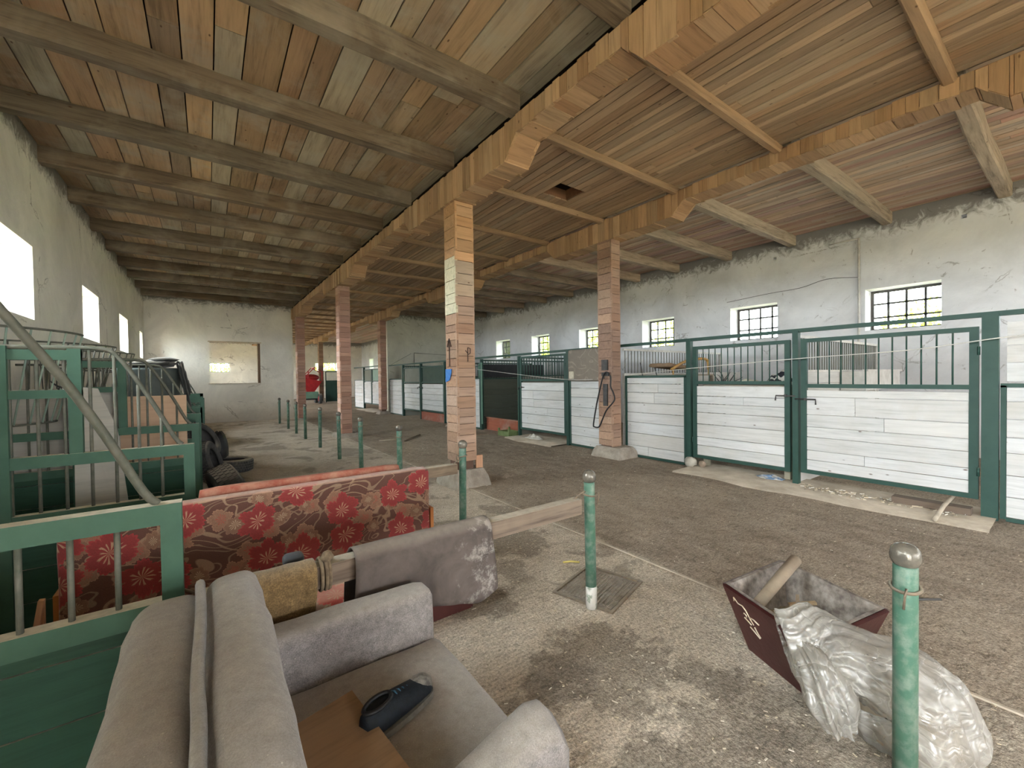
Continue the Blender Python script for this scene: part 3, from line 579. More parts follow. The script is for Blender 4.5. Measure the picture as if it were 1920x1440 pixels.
b = MB(); Y = 5.192
for p, q in (((3.0, 1.78), (3.0, 1.98)), ((3.0, 1.98), (3.04, 1.97)), ((3.04, 1.97), (3.04, 1.90)), ((3.04, 1.90), (3.0, 1.88)), ((2.96, 1.94), (3.0, 1.9))): b.bar((p[0], Y, p[1]), (q[0], Y, q[1]), .01, .006, upv=(0, 1, 0))
b.build('letter_mark', INK, c1)
b = MB(); b.box((3.13, 5.22, .17), (3.24, 5.245, .42), (.5, .28, .17)); o = b.build('wood_offcut', W_Z); tag(o, 'small loose board end nailed at the foot of the mid-aisle column', 'board')
# black hose hung on the right column
b = MB(); px = 6.09
hp = [(px, 5.60, 1.02), (px, 5.69, .62), (px, 5.66, .56), (px, 5.55, .57), (px, 5.47, .70), (px, 5.36, .90), (px+.02, 5.24, 1.03), (px+.04, 5.19, 1.12), (px+.03, 5.22, 1.25), (px, 5.25, 1.35), (px, 5.25, 1.52), (px, 5.30, 1.60), (px, 5.37, 1.62), (px, 5.43, 1.55), (px, 5.50, 1.35)]
def smooth(pts, k=4):
    pts = [Vector(p) for p in pts]; n = len(pts); out = []
    for i in range(n-1):
        p0, p1, p2, p3 = pts[max(i-1, 0)], pts[i], pts[i+1], pts[min(i+2, n-1)]
        for j in range(k):
            t = j/k; out.append(.5*((2*p1)+(-p0+p2)*t+(2*p0-5*p1+4*p2-p3)*t*t+(-p0+3*p1-3*p2+p3)*t**3))
    return out+[pts[-1]]
b.tube(smooth(hp+[hp[0]]), .014, 8); tag(b.build('rubber_hose', BLACK), 'black rubber hose loop hanging on the column by the loose boxes', 'hose')
b = MB(); b.box((6.125, 5.37, .98), (6.153, 5.47, 1.40)); b.box((6.12, 5.34, 1.55), (6.153, 5.50, 1.62)); b.box((6.12, 5.36, 1.66), (6.153, 5.5, 1.86)); b.tube([(6.13, 5.42, 1.62), (6.10, 5.42, 1.55), (6.10, 5.42, 1.5)], .012); tag(b.build('wall_hook_plate', DARK), 'dark iron hook plate on the column above the black hose', 'hook')

# ================================================================ LOOSE BOXES (X = 6.6)
XF = 6.6
WB = [(.50, .50, .49), (.52, .52, .51), (.485, .485, .47)]
def boards_x(b, x0, x1, ya, yb, z0, z1, cols=WB, hb=(.16, .24)):
    z = z0; random_x = 0
    while z < z1-.01:
        h = random.uniform(*hb)
        if z1-z-h < .07: h = z1-z
        cut = [ya, yb]
        if random.random() < .25 and yb-ya > 1.2: cut = [ya, random.uniform(ya+.4, yb-.4), yb]
        for i in range(len(cut)-1):
            o = random.uniform(-.002, .003); b.box((x0+o, cut[i]+.002, z+.004), (x1+o, cut[i+1]-.002, z+h-.004), jitter(random.choice(cols), .04))
        z += h
def post(y, h, label, w=.07, x=XF, group='posts of the loose box fronts'):
    b = MB(); b.box((x-.045, y-w/2, 0), (x+.045, y+w/2, h)); return tag(b.build('stall_post', GREEN), label, 'post', group)
def gate(y0, y1, zb, zm, zt, label, bars=12, boards=WB, handle=None, uppermat=None, group='gates of the loose boxes', x=XF, fw_=.07):
    t = thing('stall_gate', label, 'gate', (x, (y0+y1)/2, zb), group)
    b = MB(); xa, xb = x-.025, x+.025
    b.box((xa, y0, zb), (xb, y0+fw_, zt)); b.box((xa, y1-fw_, zb), (xb, y1, zt)); b.box((xa, y0+fw_, zb), (xb, y1-fw_, zb+.05)); b.box((xa, y0+fw_, zm-.025), (xb, y1-fw_, zm+.025)); b.box((xa, y0+fw_, zt-.05), (xb, y1-fw_, zt)); b.build('gate_frame', GREEN, t)
    b = MB(); boards_x(b, x-.018, x+.008, y0+fw_, y1-fw_, zb+.05, zm-.055, boards, (.12, .25)); b.build('board_panel', PAINT_Y, t)
    b = MB()
    for i in range(1, bars): y = y0+fw_+(y1-y0-2*fw_)*i/bars; b.tube([(x, y, zm+.02), (x, y, zt-.05)], .0085, 6)
    if uppermat: b = MB(); b.box((x+.002, y0+fw_, zm+.025), (x+.016, y1-fw_, zt-.05)); b.build('upper_panel', uppermat, t)
    else: b.build('bar_grille', GREEN, t)
    if handle:
        b = MB(); hy, s_ = handle; b.tube([(x-.05, hy-s_*.12, zm-.18), (x-.05, hy+s_*.12, zm-.18), (x-.055, hy+s_*.125, zm-.25)], .011, 6); b.box((x-.06, hy-.012, zm-.2), (x-.025, hy+.012, zm-.16)); b.build('sliding_bolt', DARK, t)
    hy = y0 if handle and handle[0] > (y0+y1)/2 else y1
    for z in (zb+.25, zt-.3): b = MB(); b.tube([(x-.032, hy, z), (x-.032, hy, z+.09)], .012, 6); b.build('hinge', GREEN, t)
    return t
def fixed(y0, y1, z1, label, zcap=None, x=XF, zb=.03, group='fixed boarded fronts of the loose boxes'):
    t = thing('stall_front_panel', label, 'panel', (x, (y0+y1)/2, 0), group); b = MB()
    boards_x(b, x-.018, x+.012, y0+.04, y1-.04, zb+.02, z1-.02); b.build('board_panel', PAINT_Y, t)
    b = MB(); b.box((x-.03, y0, zb), (x+.03, y0+.04, z1)); b.box((x-.03, y1-.04, zb), (x+.03, y1, z1)); b.box((x-.03, y0, z1-.02), (x+.03, y1, z1+.02)); b.box((x-.03, y0+.04, zb-.02), (x+.03, y1-.04, zb+.02)); b.build('panel_frame', GREEN, t)
    if zcap: b = MB(); boards_x(b, x-.012, x+.012, y0+.04, y1-.04, z1+.04, zcap); b.build('upper_board_panel', PAINT_Y, t)
    return t
random.seed(5)
fixed(-.95, .53, 1.4, 'boarded stall front cut by the right edge of the photo, boarded up to the rail', 2.05)
post(.60, 2.14, 'thick green post between the wide barred gate and the right edge', .12)
gate(.68, 2.32, .19, 1.38, 2.02, 'wide barred stall gate with white boards, nearest the right edge', 12, handle=(2.26, -1))
post(2.38, 2.14, 'green post shared by the two barred gates, bolts meeting on it', .07)
gate(2.45, 3.9, .17, 1.42, 2.02, 'barred stall gate with white boards, dark rags behind its bars', 13, handle=(2.5, 1))
post(3.97, 2.15, 'green post right of the white boards beside the hose column', .075)
fixed(4.02, 5.3, 1.53, 'white boarded stall front between the hose column and a green post')
fixed(5.6, 6.86, 1.5, 'white boarded stall front left of the hose column under a grey cushion')
post(6.91, 2.13, 'green post left of the grey cushion', .08)
gate(6.97, 8.72, .2, 1.47, 2.08, 'barred stall gate with white boards, left of the grey cushion', 15, handle=(8.62, 1))
post(8.76, 2.1, 'green post between the barred gate and the open box', .05)
post(10.62, 2.1, 'green post carrying the open sheet metal gate', .06)
fixed(10.68, 12.95, 1.53, 'white boarded stall front just left of the mid-aisle column')
post(13.0, 2.12, 'green post left of the mid-aisle column', .07)
DKP = simple('dark_green_panel', (.03, .05, .04), (.04, .065, .05), 4, .6); GYP = simple('grey_green_panel', (.17, .175, .145), (.14, .145, .12), 3, .8)
gate(13.05, 14.95, .33, 1.4, 2.0, 'white boarded gate with a dark upper panel, above a red kick board', 10, uppermat=DKP, handle=(14.9, -1))
post(15.0, 2.12, 'green post between the two panelled far gates', .07)
gate(15.05, 16.72, .28, 1.4, 2.0, 'white boarded gate with a grey upper panel, left of the dark one', 10, uppermat=GYP, handle=(15.1, 1))
post(16.8, 2.12, 'green post left of the grey-panelled gate', .07)
fixed(16.88, 18.4, 1.53, 'tall white boarded stall front beside the cross wall column')
b = MB(); b.box((XF-.03, 13.05, .0), (XF+.0, 14.95, .3), (.26, .09, .06)); tag(b.build('kick_board', PAINT_Y), 'red kick board under the dark-panelled gate', 'board')
b = MB(); b.box((XF+.14, 8.85, .0), (XF+.17, 10.6, .36), (.30, .095, .055)); b.box((XF+.1, 8.85, .36), (XF+.2, 10.6, .375), (.4, .15, .09)); tag(b.build('threshold_board', PAINT_Y), 'red-brown board across the foot of the open loose box', 'board')
# far-hall boxes
for y0, y1, kind, lab in ((19.5, 20.9, 'g', 'far hall gate with green upper panel next to the cross wall column'), (20.95, 22.2, 'g2', 'far hall gate with light upper panel'), (22.25, 23.9, 'f', 'far hall white boarded front ending the row')):
    if kind == 'f': fixed(y0, y1, 1.5, lab)
    else: gate(y0, y1, .3, 1.45, 2.05, lab, 10, uppermat=GREEN_SHEET if kind == 'g' else GYP)
post(22.22, 2.15, 'green post between the far hall gates and the last boards', .07); post(19.45, 2.15, 'green post of the far hall next to the cross wall column', .07)
b = MB(); b.box((XF-.03, 19.4, 2.15), (XF+.03, 24, 2.2)); tag(b.build('top_rail', GREEN), 'green rail on top of the far hall boxes', 'rail')
t = thing('stall_gate', 'green sheet gate with white rods in the far hall by the red machine', 'gate', (6.6, 29.6, 0)); b = MB(); b.box((6.3, 29.6, .1), (7.6, 29.63, 1.5)); b.build('sheet_panel', GREEN, t); b = MB()
for i in range(12): b.tube([(6.33+i*.11, 29.61, 1.5), (6.33+i*.11, 29.61, 2.05)], .012, 5)
b.build('bar_grille', WHITE_P, t); b = MB(); b.box((6.28, 29.58, .05), (6.33, 29.65, 2.1)); b.box((6.28, 29.58, 2.05), (7.6, 29.65, 2.1)); b.build('gate_frame', GREEN, t)
# top rail of the near row
b = MB(); b.box((XF-.03, -4.5, 2.115), (XF+.03, 18.45, 2.165)); tag(b.build('top_rail', GREEN), 'long green rail along the top of the loose box fronts', 'rail')
# white tape
b = MB(); b.tube(smooth([(6.42, 10.6, 1.8), (6.42, 6.9, 1.49), (6.5, 5.62, 1.52)], 5), .006, 5); b.tube(smooth([(6.5, 5.2, 1.56), (6.47, 3.85, 1.66), (6.47, 2.25, 1.755), (6.47, 1.2, 1.8), (6.48, .37, 1.9), (6.5, -1, 2.0)], 5), .006, 5)
tag(b.build('fence_tape', WHITE_P), 'thin white electric fence tape strung along the stall fronts', 'tape')
# open sheet gate
t = thing('stall_gate', 'open green sheet metal gate standing ajar beside the open box', 'gate', (6.55, 10.55, .2), 'gates of the loose boxes', 0)
Mo = Matrix.Translation((6.55, 10.55, 0)) @ Matrix.Rotation(math.radians(-28), 4, 'Z')
b = MB()
for q in (((-.02, 0, .18), (.02, .06, 2.0)), ((-.02, 1.3, .18), (.02, 1.36, 2.0)), ((-.02, .06, 1.94), (.02, 1.3, 2.0)), ((-.02, .06, 1.48), (.02, 1.3, 1.53)), ((-.02, .06, .18), (.02, 1.3, .23))): b.box(*q, M=Mo)
b.build('gate_frame', GREEN_SHEET, t); b = MB(); b.box((-.006, .06, .23), (.006, 1.3, 1.48), M=Mo); b.build('sheet_panel', GREEN_SHEET, t); b = MB()
for i in range(1, 11): p = Mo @ Vector((0, .06+i*.113, 1.53)); b.tube([p, p+Vector((0, 0, .41))], .008, 5)
b.build('bar_grille', GREEN_SHEET, t)
# partitions between boxes (along X)
def partition(y, label, low=(.5, .49, .46), mat=PAINT_X, x1=10.4, dark=False, zc=1.57, group='partitions between the loose boxes'):
    t = thing('stall_partition', label, 'partition', ((XF+x1)/2, y, 0), group); b = MB(); z = 0
    while z < zc-.02:
        h = .2 if zc-z > .25 else zc-z; b.box((XF+.06, y-.02, z+.003), (x1, y+.02, z+h-.003), jitter(low, .05)); z += h
    b.build('board_panel', mat, t); b = MB(); n = int((x1-XF)/.1)
    for i in range(n): b.tube([(XF+.12+i*.1, y, zc), (XF+.12+i*.1, y, 2.07)], .009, 6)
    b.build('bar_grille', GYP if not dark else GREEN, t)
    b = MB(); b.box((XF+.06, y-.025, 2.05), (x1, y+.025, 2.09)); b.box((XF+.06, y-.03, zc), (x1, y+.03, zc+.03)); b.box((x1-.05, y-.03, 0), (x1+.03, y+.03, 2.09)); b.build('rail', WHITE_P if not dark else GREEN, t)
    return t
random.seed(9)
partition(2.40, 'rodded partition behind the post between the two barred gates')
partition(5.42, 'rodded partition behind the hose column')
partition(8.86, 'rodded partition behind the gate left of the grey cushion', (.2, .19, .16), dark=True)
t = partition(10.75, 'dark boarded partition at the back of the open loose box', (.10, .11, .085), dark=True, zc=1.5)
b = MB(); b.box((XF+.08, 10.70, 1.56), (9.1, 10.735, 1.95)); o = b.build('upper_sheet', BLACK, t); o['label'] = 'black upper sheet'
partition(13.03, 'partition behind the post left of the mid-aisle column', (.1, .11, .09), dark=True)
partition(16.8, 'partition behind the far grey-panelled gate', (.3, .3, .26), dark=True)
# pale thresholds in front of the gates
b = MB(); 
def slab(y0, y1, xw, label):
    b = MB(); n = 12; top = []; 
    L = [(xw+.12*mn.noise(Vector((y0+(y1-y0)*i/n, xw, 0))*1.3), y0+(y1-y0)*i/n) for i in range(n+1)]; R = [(6.95, y0+(y1-y0)*i/n) for i in range(n+1)]
    vs = [(a, c, .022) for a, c in L]+[(a, c, .03) for a, c in R]+[(a-.03, c, -.01) for a, c in L]; k_ = n+1
    fs = [(i, i+k_, i+1+k_, i+1) for i in range(n)]+[(i+2*k_, i, i+1, i+1+2*k_) for i in range(n)]; b.add(vs, fs, smooth=True); return tag(b.build('concrete_threshold', CONC_L), label, 'slab', 'concrete thresholds of the loose boxes')
slab(.55, 3.9, 6.0, 'pale concrete threshold under the two barred gates'); slab(6.95, 8.8, 6.1, 'pale concrete threshold left of the hose column'); slab(19.4, 22.2, 6.2, 'pale threshold in the far hall')
# grey cushion on the boards left of the hose column
def m_cush():
    g = G('grey_brown_upholstery'); o = g.pos; x = g.xyz(o)
    w = g.noise(g.map(o, (1, 1.3, 2.2)), 2.2, 1, .5, .8); s_ = g.math('ABSOLUTE', g.math('SUBTRACT', w, .53)); c = g.mix(g.ramp(s_, [(.012, .8), (.03, 0.)]), (.20, .17, .14), (.30, .265, .22))
    c = g.mix(g.ramp(g.noise(o, 9, 5, .7), [(.35, .5), (.6, 0.)]), c, (.16, .135, .11)); return g.out(c, .95, g.bump(s_, .4, .01), spec=.05)
b = MB(); b.soft((6.45, 5.62, 1.45), (6.53, 6.78, 2.13), .03, 8, .0, .006); cu = b.build('seat_cushion', m_cush()); tag(cu, 'grey patterned upholstered panel hung on the stall front', 'cushion')
b = MB(); b.soft((6.435, 6.58, 1.5), (6.452, 6.73, 1.66), .006, 4, 0, .004); b.build('fabric_patch', simple('pale_patch', (.55, .5, .4), (.4, .35, .27), 30), cu)
# pipe on the right wall
b = MB(); b.tube([(11.05, 2.83, 1.7), (11.05, 2.83, 4.36)], .022, 8); b.tube([(11.05, 2.83, 4.35), (11.05, 3.35, 4.35)], .015, 8); tag(b.build('wall_pipe', WHITE_P), 'thin white pipe standing on the grey wall left of the near window', 'pipe')
# cable along the right wall
b = MB(); b.tube(smooth([(11.08, 2.85, 3.55), (11.08, 3.4, 3.62), (11.08, 3.9, 3.52), (11.08, 4.6, 3.5), (11.08, 5.6, 3.44)], 4), .005, 5); tag(b.build('wall_cable', DARK), 'thin loose cable on the grey wall between the pipe and the second window', 'cable')
b = MB(); b.tube([(6.9, 19.07, 2.2), (7.9, 19.07, 2.75)], .006, 5); b.tube([(8.05, 19.07, 2.05), (8.05, 19.07, 2.78), (10.2, 19.07, 2.7)], .012, 5); tag(b.build('wall_cable', DARK), 'thin cable running on the olive cross wall', 'cable')
# things inside the boxes
def manger(x, y, label):
    b = MB(); w = .03
    for q in (((x-1., y-.16, 1.3), (x+1., y-.13, 1.57)), ((x-1., y+.13, 1.3), (x+1., y+.16, 1.57)), ((x-1., y-.13, 1.3), (x-.97, y+.13, 1.57)), ((x+.97, y-.13, 1.3), (x+1., y+.13, 1.57)), ((x-1., y-.16, 1.27), (x+1., y+.16, 1.3)), ((x-1.02, y-.19, 1.57), (x+1.02, y-.12, 1.60)), ((x-.05, y-.05, .03), (x+.05, y+.05, 1.27))): b.box(*q)
    return tag(b.build('feed_manger', WHITE_P), label, 'manger', 'white feed mangers in the loose boxes')
manger(9.3, 2.2, 'white feed manger behind the bars of the wide gate'); manger(9.4, 5.1, 'white feed manger behind the bars of the gate with rags')
b = MB(); b.soft((7.15, 4.75, 1.68), (8.25, 5.2, 1.76), .03, 8, 0, .02, M=Matrix.Translation((7.7, 4.9, 1.7)) @ Matrix.Rotation(.05, 4, 'Y') @ Matrix.Translation((-7.7, -4.9, -1.7)))
o = b.build('old_mattress', simple('brown_mattress', (.28, .19, .12), (.2, .13, .08), 6, .9)); tag(o, 'brown rolled mattress lying on the boards right of the hose column', 'mattress')
b = MB(); b.tube(smooth([(7.2, 4.7, 1.66), (7.7, 4.72, 1.82), (8.2, 4.68, 1.88), (8.42, 4.66, 1.84), (8.45, 4.66, 1.66)], 5), .028, 8); b.tube([(8.45, 4.66, 1.68), (8.45, 4.66, 1.56)], .015, 6); b.tube([(7.25, 4.7, 1.66), (7.25, 4.7, 1.56)], .015, 6)
tag(b.build('cane_armrest', simple('golden_cane', (.5, .3, .1), (.42, .22, .06), 12, .5)), 'golden bent cane arm of a chair above the white boards', 'chair')
b = MB(); b.box((7.0, 4.5, 1.535), (8.35, 5.3, 1.56), (.3, .25, .18)); b.box((6.66, 4.3, 1.50), (6.72, 5.25, 1.535), (.3, .25, .18)); b.box((7.0, 4.5, .03), (7.06, 4.56, 1.535), (.25, .2, .15)); b.box((8.29, 4.5, .03), (8.35, 4.56, 1.535), (.25, .2, .15)); b.box((7.0, 5.24, .03), (7.06, 5.3, 1.535), (.25, .2, .15)); b.box((8.29, 5.24, .03), (8.35, 5.3, 1.535), (.25, .2, .15))
tag(b.build('plank_shelf', W_X), 'rough plank shelf inside the box right of the hose column', 'shelf')
b = MB(); b.tube(smooth([(7.3, 4.35, 1.53), (7.28, 4.35, 1.62), (7.22, 4.36, 1.66), (7.15, 4.37, 1.62)], 4), .02, 8); b.box((6.7, 4.3, 1.5), (7.4, 4.4, 1.53)); tag(b.build('bent_pipe', WHITE_P), 'small bent white pipe on top of the stall boards', 'pipe')
for q, lab in (((6.75, 5.02, 1.5), 'thin dark stick leaning left of the bent white pipe'), ((6.75, 4.7, 1.5), 'short dark stick beside the brown mattress')):
    b = MB(); b.tube([q, (q[0], q[1]+.06, q[2]+.3 if 'thin' in lab else q[2]+.2)], .01, 6); tag(b.build('dark_stick', DARK), lab, 'stick')
def heap(x, y, z, sx, sy, sz, mat, name, label, cat, seed):
    b = MB(); n = 22
    def f(u, v):
        a = 2*PI*u; r = v; d = Vector((r*math.cos(a), r*math.sin(a), seed)); h = (1-r**2.2)*sz*(.6+.8*mn.noise(d*2.5))+mn.noise(d*7)*sz*.25*(1-r)
        return (x+sx*r*math.cos(a)*(1+.2*mn.noise(d*3)), y+sy*r*math.sin(a)*(1+.2*mn.noise(d*3+Vector((3, 3, 3)))), z+max(0.004, h))
    b.sheet(f, 28, 9, .004); return tag(b.build(name, mat), label, cat)
def m_stripe():
    g = G('striped_cloth'); w = g.n('ShaderNodeTexWave'); w.inputs['Scale'].default_value = 5; w.inputs['Distortion'].default_value = 4; g.l(g.obj, w.inputs[0]); return g.out(g.mix(g.ramp(w.outputs['Fac'], [(.5, 0.), (.6, 1.)]), (.03, .03, .035), (.6, .58, .52)), .9)
b = MB(); b.box((6.72, 2.5, 1.36), (7.3, 3.8, 1.385), (.4, .37, .3)); b.box((6.72, 2.5, .03), (6.8, 2.58, 1.36), (.3, .27, .2)); b.box((7.22, 2.5, .03), (7.3, 2.58, 1.36), (.3, .27, .2)); b.box((6.72, 3.72, .03), (6.8, 3.8, 1.36), (.3, .27, .2)); b.box((7.22, 3.72, .03), (7.3, 3.8, 1.36), (.3, .27, .2)); tag(b.build('plank_shelf', W_Y), 'rough plank shelf behind the gate with rags', 'shelf')
heap(6.98, 2.72, 1.386, .22, .22, .2, m_stripe(), 'striped_rag', 'black and white striped rag heap behind the gate bars', 'rag', 3.3)
heap(6.98, 3.2, 1.386, .2, .28, .09, simple('cream_cloth', (.6, .57, .45), (.45, .42, .33), 5, .9), 'cream_rag', 'cream cloth lying behind the gate bars left of the striped rag', 'rag', 7.1)
def twigs(x, y, z, label, seed, sc_=1.):
    random.seed(seed); b = MB()
    for i in range(9):
        p = Vector((x+random.uniform(-.05, .05), y+random.uniform(-.05, .05), z)); pts = [p]; d = Vector((random.uniform(-.3, .3), random.uniform(-1, 1), random.uniform(.3, 1))).normalized()
        for j in range(5): d = (d+Vector((random.uniform(-.5, .5), random.uniform(-.5, .5), random.uniform(-.3, .3)))*.8).normalized(); p = p+d*.06*sc_; pts.append(p)
        b.tube(pts, [.012, .010, .008, .007, .005, .003], 5)
    return tag(b.build('dry_branch', DARK), label, 'branch')
twigs(6.9, 3.55, 1.386, 'dark dry twigs behind the bars of the gate with rags', 2); 
# ================================================================ TIE STALLS (left)
def tie_partition(y, label, tall, diag=True, full=True, slat=False, boards=True, xe=-.11):
    t = thing('stall_partition', label, 'partition', (-.95, y, 0), 'green partitions between the tie stalls')
    b = MB(); fw_ = .05
    b.box((xe-.035, y-.03, 0), (xe+.025, y+.03, 1.10)); b.box((XL, y-.03, 1.05), (xe-.035, y+.03, 1.12)); b.box((xe-.035, y-.03, 1.10), (xe+.025, y+.03, 1.12)); b.box((XL, y-.03, .71), (xe-.035, y+.03, .78))
    b.box((-1.0, y-.035, 0), (-.93, y+.035, 1.77 if tall else 1.05)); b.build('partition_frame', GREEN_D, t)
    if boards:
        b = MB(); z = .06
        while z < .70:
            h = min(.2, .71-z); b.box((XL, y-.014, z+.003), (xe-.035, y+.014, z+h-.002), jitter((.018, .062, .038), .12)); z += h
        b.build('board_panel', GRN_X, t)
    b = MB()
    def top(x): return min(1.76, 1.13+(xe-.04-x)*1.82) if diag else 1.05
    x = xe-.15
    while x > XL+.05:
        b.tube([(x, y, .76), (x, y, top(x) if full else 1.06)], .009, 7); x -= .112
    b.build('bar_grille', GALV, t)
    if y < 2: b = MB(); b.tube(smooth([(-.80, y, 2.32), (-.62, y, 1.98), (-.5, y, 1.77), (-.38, y, 1.57), (-.28, y, 1.37), (-.19, y, 1.17), (-.15, y, 1.12)], 3), .0135, 8); b.tube([(-.80, y, 2.32), (XL, y, 2.34)], .0135, 8); b.build('sloping_rail', GALV, t)
    elif diag:
        b = MB(); b.tube(smooth([(XL, y, 1.765), (-.9, y, 1.765), (-.56, y, 1.765), (-.47, y, 1.72), (-.38, y, 1.57), (-.28, y, 1.37), (-.19, y, 1.17), (-.15, y, 1.12)], 3), .0135, 8); b.build('sloping_rail', GALV, t)
    if tall:
        b = MB(); b.box((-.93, y-.02, 1.69), (-.63, y+.02, 1.75)); b.box((-.93, y-.02, 1.46), (-.63, y+.02, 1.51)); b.box((-.69, y-.022, 1.12), (-.63, y+.022, 1.76)); b.build('upper_frame', GREEN_D, t)
    if slat:
        b = MB()
        for i in range(7): b.box((-.45, y-.02, .3+i*.15), (xe+.02, y+.02, .40+i*.15))
        b.box((-.47, y-.03, 0), (-.42, y+.03, 1.35)); b.box((xe, y-.03, 0), (xe+.04, y+.03, 1.35)); b.box((-.47, y-.03, 1.3), (xe+.04, y+.03, 1.35)); b.build('slat_frame', GREEN_D, t)
    return t
random.seed(12)
tie_partition(1.93, 'green partition in the foreground at the lower left, beside the grey armchair', False, True, False)
tie_partition(3.66, 'green partition with a tall framed part, second from the camera', True)
tie_partition(5.4, 'green partition with rods, third from the camera, in front of the beige board', True)
tie_partition(7.1, 'green partition holding up the big dark bin', False)
tie_partition(8.7, 'slatted green partition beyond the dark bin', False, True, True, True)
tie_partition(10.35, 'thin green partition, next to last seen against the cream wall', False)
tie_partition(12.0, 'farthest green partition with a sloping rail against the cream wall', False)
tie_partition(13.6, 'last green partition near the cream cross wall', False, False, False)
# hay racks in the wall corners
def hay_rack(y, label):
    t = thing('hay_rack', label, 'rack', (XL, y, 1.3), 'basket hay racks in the tie stall corners'); b = MB(); R, r_ = .82, .64
    P = lambda a, R_, z: (XL+.02+R_*math.cos(a), y-.04-R_*math.sin(a), z)
    b.tube([P(PI/2*i/16, R, 1.98) for i in range(17)], .010, 6); b.build('rim', GALV, t); b = MB(); b.tube([P(PI/2*i/10, r_, 1.22) for i in range(11)], .010, 6); b.build('lower_ring', GALV, t)
    b = MB()
    for i in range(10): a = PI/2*i/9; b.tube([P(a, R, 1.98), P(a, r_, 1.22)], .007, 6)
    b.build('rod_basket', simple('pale_green_rod', (.30, .40, .33), (.22, .3, .25), 10, .5) if y < 6 else GALV, t)
hay_rack(5.4, 'curved rod hay rack nearest the camera on the tie stall wall'); hay_rack(7.1, 'curved rod hay rack, second along the tie stall wall'); hay_rack(8.7, 'curved rod hay rack, third along the tie stall wall')
# straw/leaf clumps, boards, bin
twigs(-1.0, 5.3, 1.5, 'dark dry hay tuft caught in the nearest hay rack', 3, .7)
b = MB(); b.add([(-.93, 5.02, 0), (-.55, 5.0, 0), (-.66, 5.06, 1.15), (-.78, 5.08, 1.5), (-.93, 5.08, 1.52)]+[(x, y+.02, z) for x, y, z in [(-.93, 5.02, 0), (-.55, 5.0, 0), (-.66, 5.06, 1.15), (-.78, 5.08, 1.5), (-.93, 5.08, 1.52)]], [(0, 1, 2, 3, 4), (9, 8, 7, 6, 5), (0, 5, 6, 1), (1, 6, 7, 2), (2, 7, 8, 3), (3, 8, 9, 4), (4, 9, 5, 0)], (.42, .41, .37)); tag(b.build('white_board', PAINT_X), 'broken white board leaning behind the tall green frame', 'board')
b = MB(); b.box((-1.7, 5.5, .02), (-.70, 5.53, 1.5), (.40, .38, .34)); tag(b.build('grey_board', PAINT_X), 'large pale grey board standing behind the rods of the second partition', 'board')
b = MB(); b.box((-.78, 5.95, .7), (-.2, 5.97, 1.40), (.52, .36, .245)); b.box((-.78, 5.94, .0), (-.72, 5.98, .7), (.4, .27, .18)); b.box((-.27, 5.94, .0), (-.2, 5.98, .7), (.4, .27, .18)); tag(b.build('beige_board', PAINT_X), 'beige board standing behind the green rods below the dark bin', 'board')
t = thing('storage_bin', 'big dark green round bin behind the rods with a coat over its edge', 'bin', (-.66, 7.62, .0)); b = MB(); BC = (-.66, 7.66, .02)
b.lathe(BC, [(.27, 0), (.29, .02), (.34, 1.5), (.36, 1.56), (.37, 1.68), (.38, 1.70), (.36, 1.72), (.33, 1.70), (.33, .9), (.0, .88)], 28); b.build('bin_body', simple('slate_green_plastic', (.06, .075, .07), (.085, .10, .095), 5, .5), t)
b = MB(); b.ball((-.62, 7.5, 1.79), .2, (1.35, 1, .28), 16, jit=.35); b.ball((-.50, 7.5, 1.85), .13, (1.3, 1, .3), 12, jit=.3); tag(b.build('folded_coat', DK_CLOTH), 'dark folded coat lying on top of the round bin', 'coat')
b = MB(); b.sheet(lambda u, v: (-.33+.10*v+.03*math.sin(9*u), 7.35+.28*u, 1.80-.62*v*(1-.35*u)-.04*math.sin(12*u)+.02*math.sin(20*v)), 10, 10, .012); tag(b.build('hanging_coat', DK_CLOTH), 'dark coat sleeve hanging down the side of the round bin', 'coat')
# tyres
def tyre(c, R, w, M, label):
    t = thing('car_tyre', label, 'tyre', c, 'old tyres by the tie stalls'); b = MB(); ri = R*.58
    prof = [(ri, -w*.36), (ri+.02, -w*.44), ((R+ri)/2, -w*.52), (R*.93, -w*.47), (R*.985, -w*.38), (R, -w*.2), (R, w*.2), (R*.985, w*.38), (R*.93, w*.47), ((R+ri)/2, w*.52), (ri+.02, w*.44), (ri, w*.36), (ri+.03, w*.3), (R*.9, 0), (ri+.03, -w*.3), (ri, -w*.36)]
    n = 44; vs = [M @ Vector((r*math.cos(2*PI*k/n), r*math.sin(2*PI*k/n), z)) for r, z in prof for k in range(n)]
    fs = [(i*n+k, i*n+(k+1) % n, (i+1)*n+(k+1) % n, (i+1)*n+k) for i in range(len(prof)-1) for k in range(n)]; b.add(vs, fs, smooth=True); b.build('tyre_carcass', RUBBER, t, True)
    b = MB()
    for k in range(n):
        for r_ in range(4):
            a = 2*PI*(k+.5*(r_ % 2))/n; z = (-.3+.2*r_)*w; da = PI/n*.72
            p = [(math.cos(a+s*da)*rr, math.sin(a+s*da)*rr, zz) for rr in (R-.004, R+.009) for s, zz in ((-1, z-w*.085), (1, z-w*.085), (1, z+w*.085), (-1, z+w*.085))]
            b.hexa([M @ Vector(q) for q in p])
    b.build('tread', RUBBER, t, True)
RX = lambda d, ax: Matrix.Rotation(math.radians(d), 3, ax)
tyre((.18, 5.45, .335), .32, .24, RX(12, 'Z') @ RX(68, 'Y'), 'dusty tyre leaning closest to the camera, just behind the floral sofa')
tyre((.28, 8.6, .125), .33, .21, RX(4, 'Y'), 'tyre lying flat on the floor beyond the leaning one')
tyre((-.02, 7.9, .32), .31, .22, RX(-15, 'Z') @ RX(74, 'Y'), 'tyre standing at the bottom of the pile by the partition ends')
